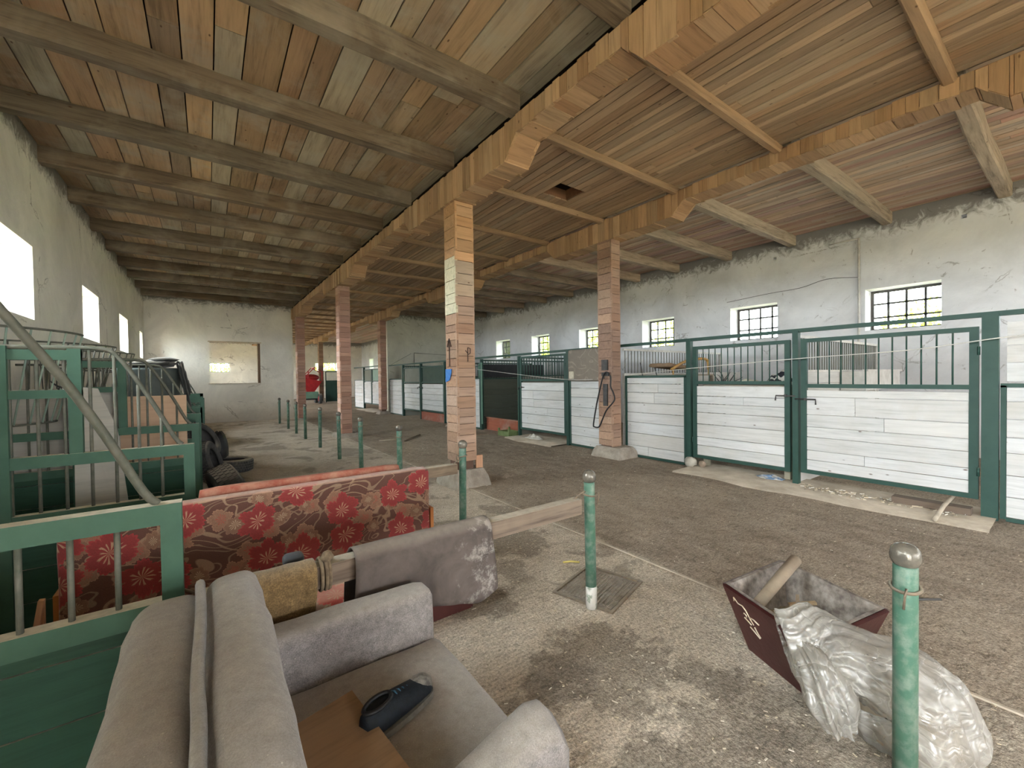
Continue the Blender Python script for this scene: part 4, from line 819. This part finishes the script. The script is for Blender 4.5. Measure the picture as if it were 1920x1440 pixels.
tyre((-.1, 8.35, .60), .30, .22, RX(-25, 'Z') @ RX(60, 'Y'), 'tyre propped on top of the standing pile')
b = MB(); b.ball((.13, 8.9, .33), .2, (.7, .8, 1.75), 16, jit=.25); b.tube([(.05, 8.85, .62), (0, 8.8, .72)], .03, 6); tag(b.build('rubbish_sack', BLACK), 'black rubbish sack standing behind the tyre pile', 'sack')
# ================================================================ BOLLARDS
def bollard(label):
    t = thing('bollard', label, 'bollard', (0, 0, 0), 'green iron bollards along the tie stalls'); b = MB()
    b.lathe((0, 0, 0), [(.036, 0), (.036, .84), (.034, .845)], 20); b.build('post', GREEN_L, t, True)
    b = MB(); b.lathe((0, 0, .845), [(.030, -.002), (.037, .004), (.044, .02), (.0455, .036), (.042, .056), (.030, .072), (.012, .08)], 20); b.build('ball_cap', simple('worn_metal_cap', (.11, .10, .085), (.22, .195, .155), 14, .25, metal=.3), t, True)
    b = MB(); b.tube([(.043*math.cos(2*PI*i/16), .043*math.sin(2*PI*i/16), .765+.008*math.cos(2*PI*i/16)) for i in range(16)], .006, 6, closed=True); b.tube([(-.04, -.01, .77), (-.06, -.015, .78), (-.062, -.01, .75), (-.05, -.005, .70)], .004, 5); b.build('wire_ring', IRON, t, True)
    return t
BY = [.39, 1.95, 3.7, 5.5, 7.15, 8.58, 10.33, 12.1, 13.5, 15.0, 17.0]
BL = ['closest bollard, in front of the plastic bag', 'bollard holding the near wooden beam, whitish foot', 'bollard standing behind the far beam end, left of the column plinth', 'bollard with a rounded pale top just left of the mid-aisle column', 'bollard directly left of the one near the mid-aisle column', 'bollard in front of the second clad column', 'sixth-smallest bollard, left of the second clad column', 'bollard below the corner column, fourth from the far end', 'bollard third from the far end', 'bollard second from the far end', 'smallest bollard, farthest away at the row end']
b0 = bollard(BL[0]); b0.location = (2.05, .39, 0)
for i in range(1, len(BY)): 
    o = dup(b0, (2.05+(.04 if i in (3,) else 0), BY[i], 0), None, BL[i]); o.rotation_euler = (random.uniform(-.012, .012), random.uniform(-.01, .012), random.uniform(0, 6))
b = MB(); b.lathe((2.05, 1.95, 0), [(.0375, .002), (.0378, .135), (.0368, .15)], 20); wf = b.build('whitewashed_foot', simple('white_flaking_paint', (.62, .6, .55), (.25, .28, .22), 22, .8, lo=.5, hi=.6)); tag(wf, 'flaking whitewash band around the foot of the beam bollard', 'paint')
# hung beams
ROUGH = board_mat('rough_dusty_timber', 0, .6, True, ((.10, .06, .04), .6), dust=.6)
def pole(y, x0, x1, z, label, tint, dz=0):
    t = thing('swinging_beam', label, 'beam', ((x0+x1)/2, y, z), 'wooden beams hung between bollards and partitions'); b = MB(); b.bar((x0, y, z-dz), (x1, y, z), .075, .095, tint); 
    b.build('timber', ROUGH, t); b = MB(); b.tube(smooth([(x1-.03, y, z+.045), (x1+.02, y, z+.07), (x1+.07, y, z+.08)], 3), .005, 5); b.tube([(x0+.03, y, z+.03-dz), (x0-.04, y, z+.08-dz)], .005, 5); b.build('hanging_wire', IRON, t)
pole(1.95, -.05, 1.93, .71, 'rough wooden beam hung from the near bollard, grey felt over it', (.19, .145, .11)); pole(3.68, -.05, 1.97, .655, 'darker wooden beam behind the floral sofa, hung from the second bollard', (.25, .19, .13))
b = MB(); 
for k_ in range(3): b.tube([(.375+.012*k_+.008*math.sin(k_), 1.95+.058*math.cos(2*PI*i/14), .71+.068*math.sin(2*PI*i/14)) for i in range(14)], .008, 6, closed=True)
b.ball((.40, 1.93, .785), .025, jit=.3); tag(b.build('rope_knot', simple('old_twine', (.22, .16, .10), (.12, .09, .06), 40, .9)), 'knotted twine wound around the near beam beside the carpet piece', 'rope')
def drape(x0, x1, y, zt, df, dbk, mat, name, label, cat, th=.006, flare=.1, seed=0, hw=.05):
    b = MB(); hh = .055
    def f(u, v):
        x = x0+(x1-x0)*u; L1 = dbk; L2 = PI*hw; L3 = df+.06*mn.noise(Vector((u*3, seed, 0))); T = (L1+L2+L3)*v
        if T < L1: yy = y+hw+.01; zz = zt-(L1-T)
        elif T < L1+L2: a = (T-L1)/hw; yy = y+hw*math.cos(a); zz = zt+hw*.8*math.sin(a)
        else: s_ = (T-L1-L2); yy = y-hw-flare*s_*(1-.6*s_)-.012*math.sin(u*9+seed)*s_*3; zz = zt-s_*.985
        return (x+.02*math.sin(v*7+seed)*(u-.5), yy+.006*mn.noise(Vector((u*8, v*8, seed))), zz)
    b.sheet(f, 30, 36, th); return tag(b.build(name, mat), label, cat)
drape(.50, 1.23, 1.95, .735, .325, .3, RAG, 'felt_sheet', 'stiff dark grey felt sheet draped over the near beam', 'sheet', .006, .10, 1., .062)
drape(.05, .345, 1.95, .735, .30, .2, BURLAP, 'carpet_offcut', 'mustard carpet offcut draped over the near beam', 'carpet', .008, .06, 4.)
b = MB(); b.soft((.245, 2.03, .735), (.335, 2.10, .79), .025, 6, 0, .01); b.tube([(.29, 2.065, .02), (.29, 2.065, .75)], .018, 8); tag(b.build('walking_stick', simple('grey_cap', (.05, .055, .06), (.08, .085, .095), 9, .6)), 'grey rounded stick top poking up behind the carpet offcut', 'stick')
# ================================================================ FLORAL SOFA
t = thing('sofa', 'old floral sofa with red flowers standing behind the near beam', 'sofa', (.4, 2.8, 0))
b = MB(); b.soft((-.62, 2.96, .16), (1.36, 3.09, .865), .03, 12, .0, .006); b.build('backrest', FLORAL, t)
b = MB(); b.soft((-.06, 3.13, .2), (1.2, 3.22, .89), .03, 8, 0, .008); b.build('rear_cushion', simple('orange_red_upholstery', (.27, .07, .045), (.38, .19, .13), 12, .9), t)
b = MB(); b.soft((-.55, 2.42, .22), (1.12, 2.95, .36), .03, 10, .01, .006); b.build('seat', FLORAL_L, t)
b = MB(); b.box((-.5, 2.44, .0), (1.42, 2.94, .215)); b.build('base_box', MAROON, t)
b = MB(); b.box((1.37, 2.98, .02), (1.395, 3.12, .55), (1, 1, 1)); b.hexa([(1.37, 3.12, .02), (1.395, 3.12, .02), (1.62, 3.5, .02), (1.60, 3.5, .02), (1.37, 3.12, .42), (1.395, 3.12, .42), (1.62, 3.5, .27), (1.60, 3.5, .27)]); b.build('side_panel', ORANGE_W, t); b = MB(); b.hexa([(-.64, 2.99, .02), (-.62, 2.99, .02), (-.62, 3.2, .02), (-.64, 3.2, .02), (-.64, 2.99, .5), (-.62, 2.99, .5), (-.62, 3.2, .5), (-.64, 3.2, .5)]); b.build('side_panel', ORANGE_W, t)
b = MB(); b.hexa([(-.71, 2.90, .02), (-.655, 2.90, .02), (-.655, 2.93, .02), (-.71, 2.93, .02), (-.655, 2.90, .52), (-.65, 2.90, .52), (-.65, 2.93, .52), (-.655, 2.93, .52)], (.42, .22, .12)); b.bar((-.73, 2.895, .02), (-.655, 2.895, .53), .02, .03, (.5, .27, .15)); tag(b.build('sloping_board', W_Z), 'slanting brown board behind the foreground green rods', 'board')
# ================================================================ GREY ARMCHAIR
t = thing('armchair', 'dusty grey upholstered armchair in the foreground', 'armchair', (.4, 1.3, 0))
b = MB(); b.soft((.04, .99, .26), (.80, 1.69, .425), .035, 12, .006, .006); b.build('seat', SOFA, t)
b = MB(); b.soft((.0, .95, .03), (.76, 1.72, .30), .03, 8, 0, .005); b.build('base', SOFA, t)
b = MB(); b.soft((.02, 1.685, .04), (.79, 1.83, .625), .035, 10, .004, .008); b.build('armrest', SOFA, t)
b = MB()      # near arm: sloping, rolled top
def arm(u, v):
    x = .16+.60*u; zt = .49+.135*(u**1.4); a = PI*v; 
    w = .075; r_ = .07
    prof = [(-w, .0), (-w, .25), (-w, .5), (-w, .8), (-w*.9, .93), (-w*.55, .99), (0, 1.01), (w*.55, .99), (w*.9, .93), (w, .8), (w, .5), (w, .25), (w, .0)]
    k_ = v*(len(prof)-1); i = min(int(k_), len(prof)-2); f = k_-i; py = prof[i][0]*(1-f)+prof[i+1][0]*f; pz = prof[i][1]*(1-f)+prof[i+1][1]*f
    e = 1-.10*max(0, (u-.9)/.1)**2
    fold = .017*math.sin(17*v+6*u+1.5*math.sin(5*u))*u*(1 if pz > .6 else .2)
    return (x+(.03*math.sin(pz*2) if u > .95 else 0), .905+py*e+fold*.4, .03+(zt-.03)*pz*e+fold*.7)
b.sheet(arm, 26, 36, .03); b.soft((.68, .85, .03), (.77, .97, .55), .03, 6, .004, .006); b.build('armrest', SOFA, t)
Mb = Matrix.Translation((0, 0, 0))
b = MB(); b.soft((-.02, .80, .38), (.135, 1.80, .875), .05, 14, .012, .010); b.build('back_cushion', SOFA, t)
b = MB(); b.soft((-.21, .78, .02), (-.02, 1.80, .845), .06, 14, .012, .014, M=Matrix.Translation((0, 0, 0)) @ Matrix.Shear('XY', 4, (0, 0)) ); b.build('backrest', SOFA, t)
b = MB(); b.tube(smooth([(-.035, 1.80, .70), (-.035, 1.80, .83), (-.035, 1.74, .868), (-.03, 1.5, .875), (-.033, 1.2, .872), (-.028, 1.02, .868), (-.03, .80, .86)], 5), .014, 8); b.build('piping', m_fabric('grey_piping', (.16, .15, .145), (.2, .19, .185), .2), t)
# board and shoe on the seat
Mp = Matrix.Translation((.31, 1.27, .475)) @ Matrix.Rotation(.12, 4, 'Z') @ Matrix.Rotation(-.10, 4, 'Y')
b = MB(); b.box((-.11, -.26, -.008), (.09, .19, .008), (.30, .19, .105), M=Mp); tag(b.build('plywood_piece', PLY), 'brown plywood piece lying on the armchair seat', 'board')
def shoe():
    t = thing('shoe', 'worn black and blue shoe with a grey toe on the armchair seat', 'shoe', (.49, 1.34, .43)); Ms = Matrix.Translation((.49, 1.34, .438)) @ Matrix.Rotation(math.radians(22), 4, 'Z')
    def ring(x): # half width, height along the shoe, toe at +x
        s = (x+.14)/.28; w = .034+.012*math.sin(s*PI*.95)+.008*s; 
        if s > .85: w *= math.sqrt(max(0.0, 1-((s-.85)/.15)**2))*.98+.02
        if s < .12: w *= .6+.4*s/.12
        h = .085 if s < .35 else .085-(s-.35)*.075
        if s > .9: h *= 1-.55*((s-.9)/.1)
        return w, h
    b = MB(); n = 30; m_ = 16; vs = []
    for i in range(n+1):
        x = -.14+.28*i/n; w, h = ring(x)
        for k_ in range(m_):
            a = 2*PI*k_/m_; c, s = math.cos(a), math.sin(a); vs.append(Ms @ Vector((x, w*math.copysign(abs(c)**.7, c)*(1-.25*max(0, s)), h/2+.008+h/2*math.copysign(abs(s)**.8, s))))
    fs = [(i*m_+k_, i*m_+(k_+1) % m_, (i+1)*m_+(k_+1) % m_, (i+1)*m_+k_) for i in range(n) for k_ in range(m_)]+[tuple(range(m_))[::-1], tuple(range(n*m_, n*m_+m_))]
    b.add(vs, fs, smooth=True); b.build('upper', simple('navy_shoe_fabric', (.004, .006, .009), (.010, .016, .024), 50, .7), t)
    b = MB(); vs = []
    for z in (0, .02):
        for i in range(n+1): x = -.145+.29*i/n; w, h = ring(max(-.14, min(.14, x))); vs.append(Ms @ Vector((x, w+.004, z)))
        for i in range(n, -1, -1): x = -.145+.29*i/n; w, h = ring(max(-.14, min(.14, x))); vs.append(Ms @ Vector((x, -w-.004, z)))
    q = 2*(n+1); b.add(vs, [tuple(range(q))[::-1], tuple(range(q, 2*q))]+[(i, (i+1) % q, q+(i+1) % q, q+i) for i in range(q)]); b.build('sole', simple('grey_sole', (.2, .19, .17), (.12, .115, .1), 30, .8), t)
    b = MB(); b.ball(Ms @ Vector((.098, 0, .036)), .04, (1.12, .98, .78), 16, jit=.06); b.build('toe_cap', simple('scuffed_grey_leather', (.26, .245, .22), (.07, .065, .06), 30, .5), t)
    b = MB(); b.tube([Ms @ Vector((-.085+.05*math.cos(2*PI*i/18), .026*math.sin(2*PI*i/18), .094)) for i in range(18)], .007, 6, closed=True); b.build('collar', BLACK, t)
    b = MB()
    for i in range(5): x = -.02+i*.018; b.tube([Ms @ Vector((x, -.022, .080-i*.006)), Ms @ Vector((x+.004, 0, .088-i*.006)), Ms @ Vector((x, .022, .080-i*.006))], .003, 5)
    b.build('strap', simple('blue_mesh', (.02, .07, .12), (.04, .11, .18), 40, .6), t)
shoe()
# ================================================================ TROUGH AND BAG
t = thing('feed_trough', 'dark maroon tapered wooden trough beside the plastic bag', 'trough', (2.56, .91, 0))
A, B_, C_, D = Vector((2.38, 1.22, .35)), Vector((2.97, 1.15, .35)), Vector((2.76, .60, .35)), Vector((2.16, .72, .35)); cen = (A+B_+C_+D)/4
E0, F0 = [], []
for p in (A, B_, C_, D): q = cen+(p-cen)*.62; q.z = 0; E0.append(q)
def slabq(b, p, q, r, s, th, tint):
    n = (q-p).cross(s-p).normalized()*th; b.hexa([p, q, r, s, p+n, q+n, r+n, s+n], tint)
names = ['side_panel']*4; T = [A, B_, C_, D]
for i in range(4):
    b = MB(); j = (i+1) % 4; slabq(b, E0[j], E0[i], T[i], T[j], .018, (1, 1, 1)); b.build('side_panel', simple('chipped_maroon_paint', (.042, .010, .010), (.06, .018, .016), 6, .35, .3), t)
b = MB(); b.hexa([p+Vector((0, 0, .004)) for p in E0][::-1]+[p+Vector((0, 0, .02)) for p in E0][::-1]); b.build('bottom_board', MAROON, t)
INN = simple('limey_dusty_wood', (.34, .30, .26), (.13, .105, .09), 16, .9)
b = MB()
for i in range(4):
    j = (i+1) % 4; inn = [cen+(p-cen)*.93 for p in T]; lo = [cen+(Vector((p.x, p.y, 0))-Vector((cen.x, cen.y, 0)))*.9 for p in E0]
    lo = [Vector((p.x, p.y, .03)) for p in lo]; b.add([T[i]+Vector((0, 0, .003)), T[j]+Vector((0, 0, .003)), inn[j]+Vector((0, 0, .003)), inn[i]+Vector((0, 0, .003)), lo[j], lo[i]], [(0, 1, 2, 3), (3, 2, 4, 5)])
b.build('inner_lining', INN, t)
lv = [cen+(p-cen)*.80 for p in T]
b = MB(); n = 14; vs = []
for i in range(n+1):
    for j in range(n+1):
        u, v = i/n, j/n; p = (lv[0]*(1-u)+lv[1]*u)*(1-v)+(lv[3]*(1-u)+lv[2]*u)*v; p = Vector((p.x, p.y, .17+.05*mn.noise(p*5)+.02*mn.noise(p*20))); vs.append(p)
b.add(vs, [(i*(n+1)+j, i*(n+1)+j+1, (i+1)*(n+1)+j+1, (i+1)*(n+1)+j) for i in range(n) for j in range(n)], smooth=True); o = b.build('loose_feed', simple('dry_mortar', (.36, .29, .20), (.24, .19, .13), 20, .95, .8, .02)); tag(o, 'dry crumbly feed lying inside the maroon trough', 'feed', kind='stuff')
# scratched marks on the trough face D-A
u_ = (D-A).normalized(); dn = (E0[0]-A).normalized(); nn = u_.cross(dn).normalized()
if nn.dot(A-cen) < 0: nn = -nn
b = MB(); O = A+nn*.0215
def mk(pts): b.tube([O+u_*p+dn*q for p, q in pts], .0035, 5)
mk([(.06, .06), (.07, .035), (.09, .06), (.125, .055), (.14, .075), (.15, .12), (.16, .14)]); mk([(.11, .10), (.125, .105), (.12, .12)]); mk([(.15, .105), (.18, .10), (.21, .11)]); mk([(.10, .13), (.14, .15)]); mk([(.16, .15), (.165, .175), (.175, .2)]); mk([(.12, .17), (.17, .205)])
b.build('scratched_mark', simple('cream_scratch', (.6, .5, .36), (.5, .4, .3), 30), t)
b = MB(); b.tube([(2.60, 1.08, .20), (2.70, 1.16, .34), (2.84, 1.24, .47)], [.036, .034, .036], 12); 
b = MB(); b.tube([(2.44, 1.07, .275), (2.84, 1.03, .43)], [.030, .033], 14); tag(b.build('wooden_stake', simple('grey_stake_wood', (.24, .185, .13), (.32, .25, .18), 9, .9)), 'round grey wooden stake sticking out of the maroon trough', 'stake')
b = MB(); b.bar((2.66, 1.0, .23), (2.76, .9, .25), .02, .015, (.45, .33, .2)); b.bar((2.6, .93, .23), (2.78, 1.0, .245), .018, .012, (.5, .42, .32)); tag(b.build('wood_scrap', W_X), 'small wood scraps lying in the trough', 'scrap')
heap(2.47, 1.08, .235, .04, .03, .03, WHITE_P, 'paper_scrap', 'crumpled white paper scrap in the trough corner', 'paper', 5)
# bag
def bagmesh(spine, rad, n=72, seed=0, amp=.10, th=.0012, pleat=.0, mouth=0):
    sp = smooth(spine, 8); m_ = len(sp); L = len(rad)
    def f(u, v):
        k_ = v*(m_-1); i = min(int(k_), m_-2); p = sp[i].lerp(sp[i+1], k_-i); d = (sp[min(i+1, m_-1)]-sp[max(i-1, 0)]).normalized()
        x = d.cross(Vector((.3, -.9, .2))).normalized(); y = d.cross(x)
        kr = v*(L-1); j = min(int(kr), L-2); f_ = kr-j; f_ = f_*f_*(3-2*f_); r = rad[j][0]*(1-f_)+rad[j+1][0]*f_; q = rad[j][1]*(1-f_)+rad[j+1][1]*f_
        a = 2*PI*u; D3 = Vector((math.cos(a)*1.5, math.sin(a)*1.5, v*1.4+seed)); pl = pleat*(.25+v)*v
        rg = lambda t: .5-abs(mn.noise(t))*2.2
        fold = 1+amp*(.9*mn.noise(D3*.9)+.55*rg(D3*1.5+Vector((4, 1, 2)))+.28*rg(D3*3.3))+pl*(math.sin(a*9+3*mn.noise(D3))*.6+math.sin(a*17+seed)*.3)
        P = p+x*r*fold*math.cos(a)+y*q*fold*math.sin(a); P.z = max(P.z, .006+.004*math.sin(a*5)); return P
    b = MB(); b.sheet(f, n, 64, th); return b
t = thing('plastic_bag', 'large crumpled translucent plastic bag slumped behind the closest bollard', 'bag', (2.3, .5, 0))
b = bagmesh([(2.37, .45, .01), (2.37, .45, .10), (2.37, .46, .18), (2.35, .50, .23), (2.31, .59, .275), (2.24, .71, .33), (2.15, .83, .30)], [(.20, .21), (.23, .235), (.215, .21), (.185, .165), (.155, .125), (.14, .10), (.15, .075)], 130, 1.3, .15, pleat=.10); b.build('bag_film', PLASTIC, t)
b = bagmesh([(2.19, .78, .30), (2.16, .70, .24), (2.145, .65, .16), (2.14, .61, .06)], [(.10, .06), (.145, .09), (.15, .09), (.12, .06)], 70, 6.1, .2, pleat=.2); b.build('bag_mouth', PLASTIC, t)
b = MB(); b.ball((2.37, .455, .08), .20, (1, 1., .62), 26, jit=.10, fr=2.5); tag(b.build('sand_fill', simple('dusty_sand', (.34, .28, .21), (.27, .215, .16), 12, .95)), 'brown sand filling the lower part of the plastic bag', 'sand', kind='stuff')
# ================================================================ FLOOR CLUTTER
b = MB(); b.box((2.05, 1.9, .001), (2.52, 2.3, .006), (1, 1, 1), M=Matrix.Translation((2.28, 2.1, 0)) @ Matrix.Rotation(.28, 4, 'Z') @ Matrix.Translation((-2.28, -2.1, 0)))
M_ = Matrix.Translation((2.28, 2.1, 0)) @ Matrix.Rotation(.28, 4, 'Z') @ Matrix.Translation((-2.28, -2.1, 0)); t = thing('drain_cover', 'square ribbed cover set in the floor behind the near beam bollard', 'cover', (2.28, 2.1, 0)); 
b.build('cover_plate', CONC, t); b = MB()
for i in range(14): b.box((2.08, 1.93+i*.026, .006), (2.49, 1.942+i*.026, .011), M=M_)
b.build('ribs', CONC, t); b = MB()
for q in (((2.02, 1.87, .0), (2.04, 2.33, .014)), ((2.53, 1.87, .0), (2.55, 2.33, .014)), ((2.04, 1.87, .0), (2.53, 1.89, .014)), ((2.04, 2.31, .0), (2.53, 2.33, .014))): b.box(*q, M=M_)
b.build('cover_frame', IRON, t)
def stick(p, q, r, mat, name, label, cat='stick'):
    b = MB(); b.tube([p, (Vector(p)+Vector(q))/2+Vector((0, .01, .004)), q], r, 8); return tag(b.build(name, mat), label, cat)
STK = simple('bleached_stick', (.42, .36, .28), (.3, .25, .19), 10, .9)
stick((5.98, .92, .03), (6.7, .86, .2), .02, STK, 'bleached_stick', 'bleached stick lying against the thick green post on the threshold')
stick((3.4, 10.3, .02), (3.95, 10.2, .02), .018, STK, 'bleached_stick', 'pale stick on the aisle floor between two clad columns')
stick((3.9, 9.9, .015), (4.6, 10.6, .03), .022, simple('dark_stick_wood', (.16, .12, .08), None, 10), 'dark_branch', 'dark branch on the aisle floor touching the pale stick')
stick((2.35, 2.55, .012), (2.46, 2.47, .012), .008, simple('yellow_straw', (.62, .5, .15), None, 9), 'yellow_stick', 'short yellow stick beside the drain cover')
stick((3.72, .75, .006), (3.98, .58, .01), .008, DARK, 'dark_twig', 'thin dark twig on the earth floor right of the bag')
b = MB(); b.box((6.45, .72, .03), (6.6, 1.35, .10), (.13, .095, .07)); tag(b.build('brown_block', W_Y), 'brown flat block on the threshold at the thick green post', 'block')
RAGB = simple('blue_white_rag', (.16, .24, .36), (.5, .48, .44), 7, .9, lo=.45, hi=.55)
heap(6.62, 2.72, .03, .12, .18, .06, RAGB, 'blue_rag', 'crumpled blue and white rag under the gate with rags', 'rag', 2)
heap(6.5, 8.05, .03, .14, .32, .10, simple('white_sacking', (.55, .53, .48), (.4, .37, .3), 7, .9), 'white_sack', 'crumpled white sack under the gate left of the grey cushion', 'sack', 9)
b = MB(); b.ball((6.52, 3.92, .09), .09, (1, 1.1, 1), 14, jit=.3); tag(b.build('fieldstone', simple('pale_stone', (.42, .39, .33), (.3, .27, .22), 9, .9)), 'pale stone at the foot of the post beside the white boards', 'stone')
b = MB(); b.ball((6.58, 3.74, .075), .055, (1, 1.1, 1), 12, jit=.3); tag(b.build('fieldstone', simple('brown_stone', (.3, .22, .16), (.22, .17, .12), 9, .9)), 'small brown stone right of the pale stone', 'stone')
t = thing('vegetable_crate', 'small green crate on the floor in front of the open loose box', 'crate', (6.45, 9.05, 0)); b = MB(); GC = simple('olive_crate', (.10, .14, .05), (.15, .19, .08), 9, .7)
for q in (((6.28, 8.82, 0), (6.30, 9.3, .13)), ((6.62, 8.82, 0), (6.64, 9.3, .13)), ((6.30, 8.82, 0), (6.62, 8.84, .13)), ((6.30, 9.28, 0), (6.62, 9.3, .13))): b.box(*q)
b.build('crate_wall', GC, t); b = MB(); b.box((6.30, 8.84, .0), (6.62, 9.28, .012)); b.build('crate_bottom', GC, t); b = MB()
for x, y in ((6.29, 8.83), (6.63, 8.83), (6.29, 9.29), (6.63, 9.29)): b.box((x-.02, y-.02, 0), (x+.02, y+.02, .2))
b.build('corner_post', GC, t)
b = MB(); b.box((5.75, 9.6, .0), (6.15, 10.4, .03), (.22, .17, .12)); tag(b.build('floor_plank', W_Y), 'loose plank on the earth floor beside the green crate', 'plank')
# loose straw and chips
random.seed(77); b = MB()
for i in range(2200):
    if i < 1500: x = random.uniform(.7, 2.9); y = random.uniform(.2, 5.)
    else: x = random.uniform(2.9, 6.5); y = random.uniform(-.5, 9)
    a = random.uniform(0, PI); L = random.uniform(.003, .010)*(1.6 if random.random() < .06 else 1); w = random.uniform(.0012, .003); c, s_ = math.cos(a), math.sin(a); z = .0015
    p = [(x-c*L-s_*w, y-s_*L+c*w, z), (x+c*L-s_*w, y+s_*L+c*w, z), (x+c*L+s_*w, y+s_*L-c*w, z), (x-c*L+s_*w, y-s_*L-c*w, z)]; p += [(q[0], q[1], z+.003) for q in p]
    b.hexa(p, random.choice([(.5, .42, .28), (.6, .52, .4), (.12, .09, .06), (.35, .27, .18), (.65, .6, .5)]))
for i in range(160):
    x, y = random.uniform(6.3, 6.6), random.uniform(.75, 2.3); a = random.uniform(0, PI); L = random.uniform(.01, .03); c, s_ = math.cos(a)*L, math.sin(a)*L; z = .031; w = .006
    b.hexa([(x-c-w, y-s_, z), (x+c-w, y+s_, z), (x+c+w, y+s_, z), (x-c+w, y-s_, z), (x-c-w, y-s_, z+.008), (x+c-w, y+s_, z+.01), (x+c+w, y+s_, z+.008), (x-c+w, y-s_, z+.01)], random.choice([(.6, .57, .5), (.5, .42, .3), (.3, .25, .18)]))
tag(b.build('straw_litter', PAINT_X), 'scattered straw bits and chips on the stable floor', 'straw', kind='stuff')
# ================================================================ RED MACHINE, LAMPS
t = thing('grain_mixer', 'red hopper machine on a wheeled green base in the far hall', 'machine', (5.5, 30, 0)); RED = simple('red_machine_paint', (.42, .025, .03), (.3, .02, .025), 5, .4)
b = MB(); b.hexa([(5.2, 29.7, .75), (5.6, 29.7, .75), (5.6, 30.4, .75), (5.2, 30.4, .75), (4.7, 29.5, 1.75), (6.05, 29.5, 1.45), (6.05, 30.6, 1.45), (4.7, 30.6, 1.75)]); b.ball((5.45, 30, 1.7), .42, (1.3, 1, .55), 14); b.build('hopper', RED, t)
b = MB()
for p, q in (((5.0, 29.5, 1.7), (5.6, 29.5, 2.35)), ((5.6, 29.5, 2.35), (6.1, 29.5, 2.05)), ((5.6, 30.5, 2.35), (6.1, 30.5, 2.05)), ((5.0, 30.5, 1.7), (5.6, 30.5, 2.35)), ((6.05, 29.5, 2.05), (6.05, 29.5, 1.5)), ((5.6, 29.5, 2.35), (5.6, 30.5, 2.35)), ((5.25, 29.6, 1.6), (5.25, 29.6, 2.1))): b.bar(p, q, .05, .05)
b.build('guard_frame', RED, t); b = MB(); b.box((4.9, 29.6, .35), (5.85, 30.4, .78)); b.build('chassis', GREEN_SHEET, t)
b = MB(); b.box((4.8, 29.7, .25), (5.9, 29.8, .35)); b.box((4.8, 30.2, .25), (5.9, 30.3, .35)); b.build('axle_beam', BLACK, t)
for x, y in ((5.88, 29.35), (5.88, 30.55)):
    b = MB(); b.lathe((x, y, .33), [(.1, -.1), (.31, -.1), (.33, -.06), (.33, .06), (.31, .1), (.1, .1)], 24, M=RX(90, 'Y')); w_ = b.build('wheel', RUBBER, t)
    b = MB(); b.lathe((x, y, .33), [(.02, -.11), (.16, -.105), (.16, .105), (.02, .11)], 16, M=RX(90, 'Y')); b.build('rim', RED, w_)
# ================================================================ OUTSIDE: bushes behind the right wall windows
def tree(x, y, R, H, label, seed, base=.8, n=1500, ls=.09):
    random.seed(seed); t = thing('leafy_tree', label, 'tree', (x, y, -.32)); t['group'] = 'trees outside the windows'; b = MB(); b.tube([(x, y, -.32), (x+.05, y, base+.5), (x, y+.1, H*.7)], [.13, .1, .04], 8); b.build('trunk', simple('bark', (.12, .09, .06)), t)
    b = MB()
    for i in range(n):
        d = Vector((random.gauss(0, 1), random.gauss(0, 1), random.gauss(0, 1))).normalized(); r = random.random()**.35*(1+.3*mn.noise(d*2+Vector((seed, 0, 0))))
        c = Vector((x, y, base+(H-base)/2))+Vector((d.x*R*r, d.y*R*r, d.z*(H-base)/2*r)); u = Vector((random.uniform(-1, 1), random.uniform(-1, 1), random.uniform(-1, 1))).normalized(); v = u.cross(d+Vector((.01, .02, .03))).normalized(); k_ = ls*random.uniform(.7, 1.4)
        b.add([c-u*k_, c-v*k_*.5, c+u*k_, c+v*k_*.5], [(0, 1, 2, 3)], jitter((1, 1, 1), .35))
    b.build('foliage', LEAF, t)
tree(18.2, 3.0, 1.1, 4.15, 'rounded bush seen in the lower corner of the nearest window', 1, .2, 1500)
tree(18.5, 12.6, 2.1, 4.9, 'bush seen in the lower half of the window right of the hose column', 2, -.1, 2600)
for i, (x, y) in enumerate(((17.5, 18), (18, 23.5), (17.5, 29), (18, 34.5), (17.5, 40))): tree(x, y, 2.55, 6.0, 'tree crown filling the '+('windows left of the hose column', 'window above the barred gate', 'windows above the open box', 'far wall windows', 'farthest windows')[i], 10+i, -.1, 3600, .12)
for i, (x, y) in enumerate(((.2, 44), (9.5, 44), (4.8, 45))): tree(x, y, 2.2, 4.3 if i else 3.9, 'tree outside the far end wall, '+('left one', 'one behind the machine', 'middle one')[i], 20+i, -.1, 2000, .12)
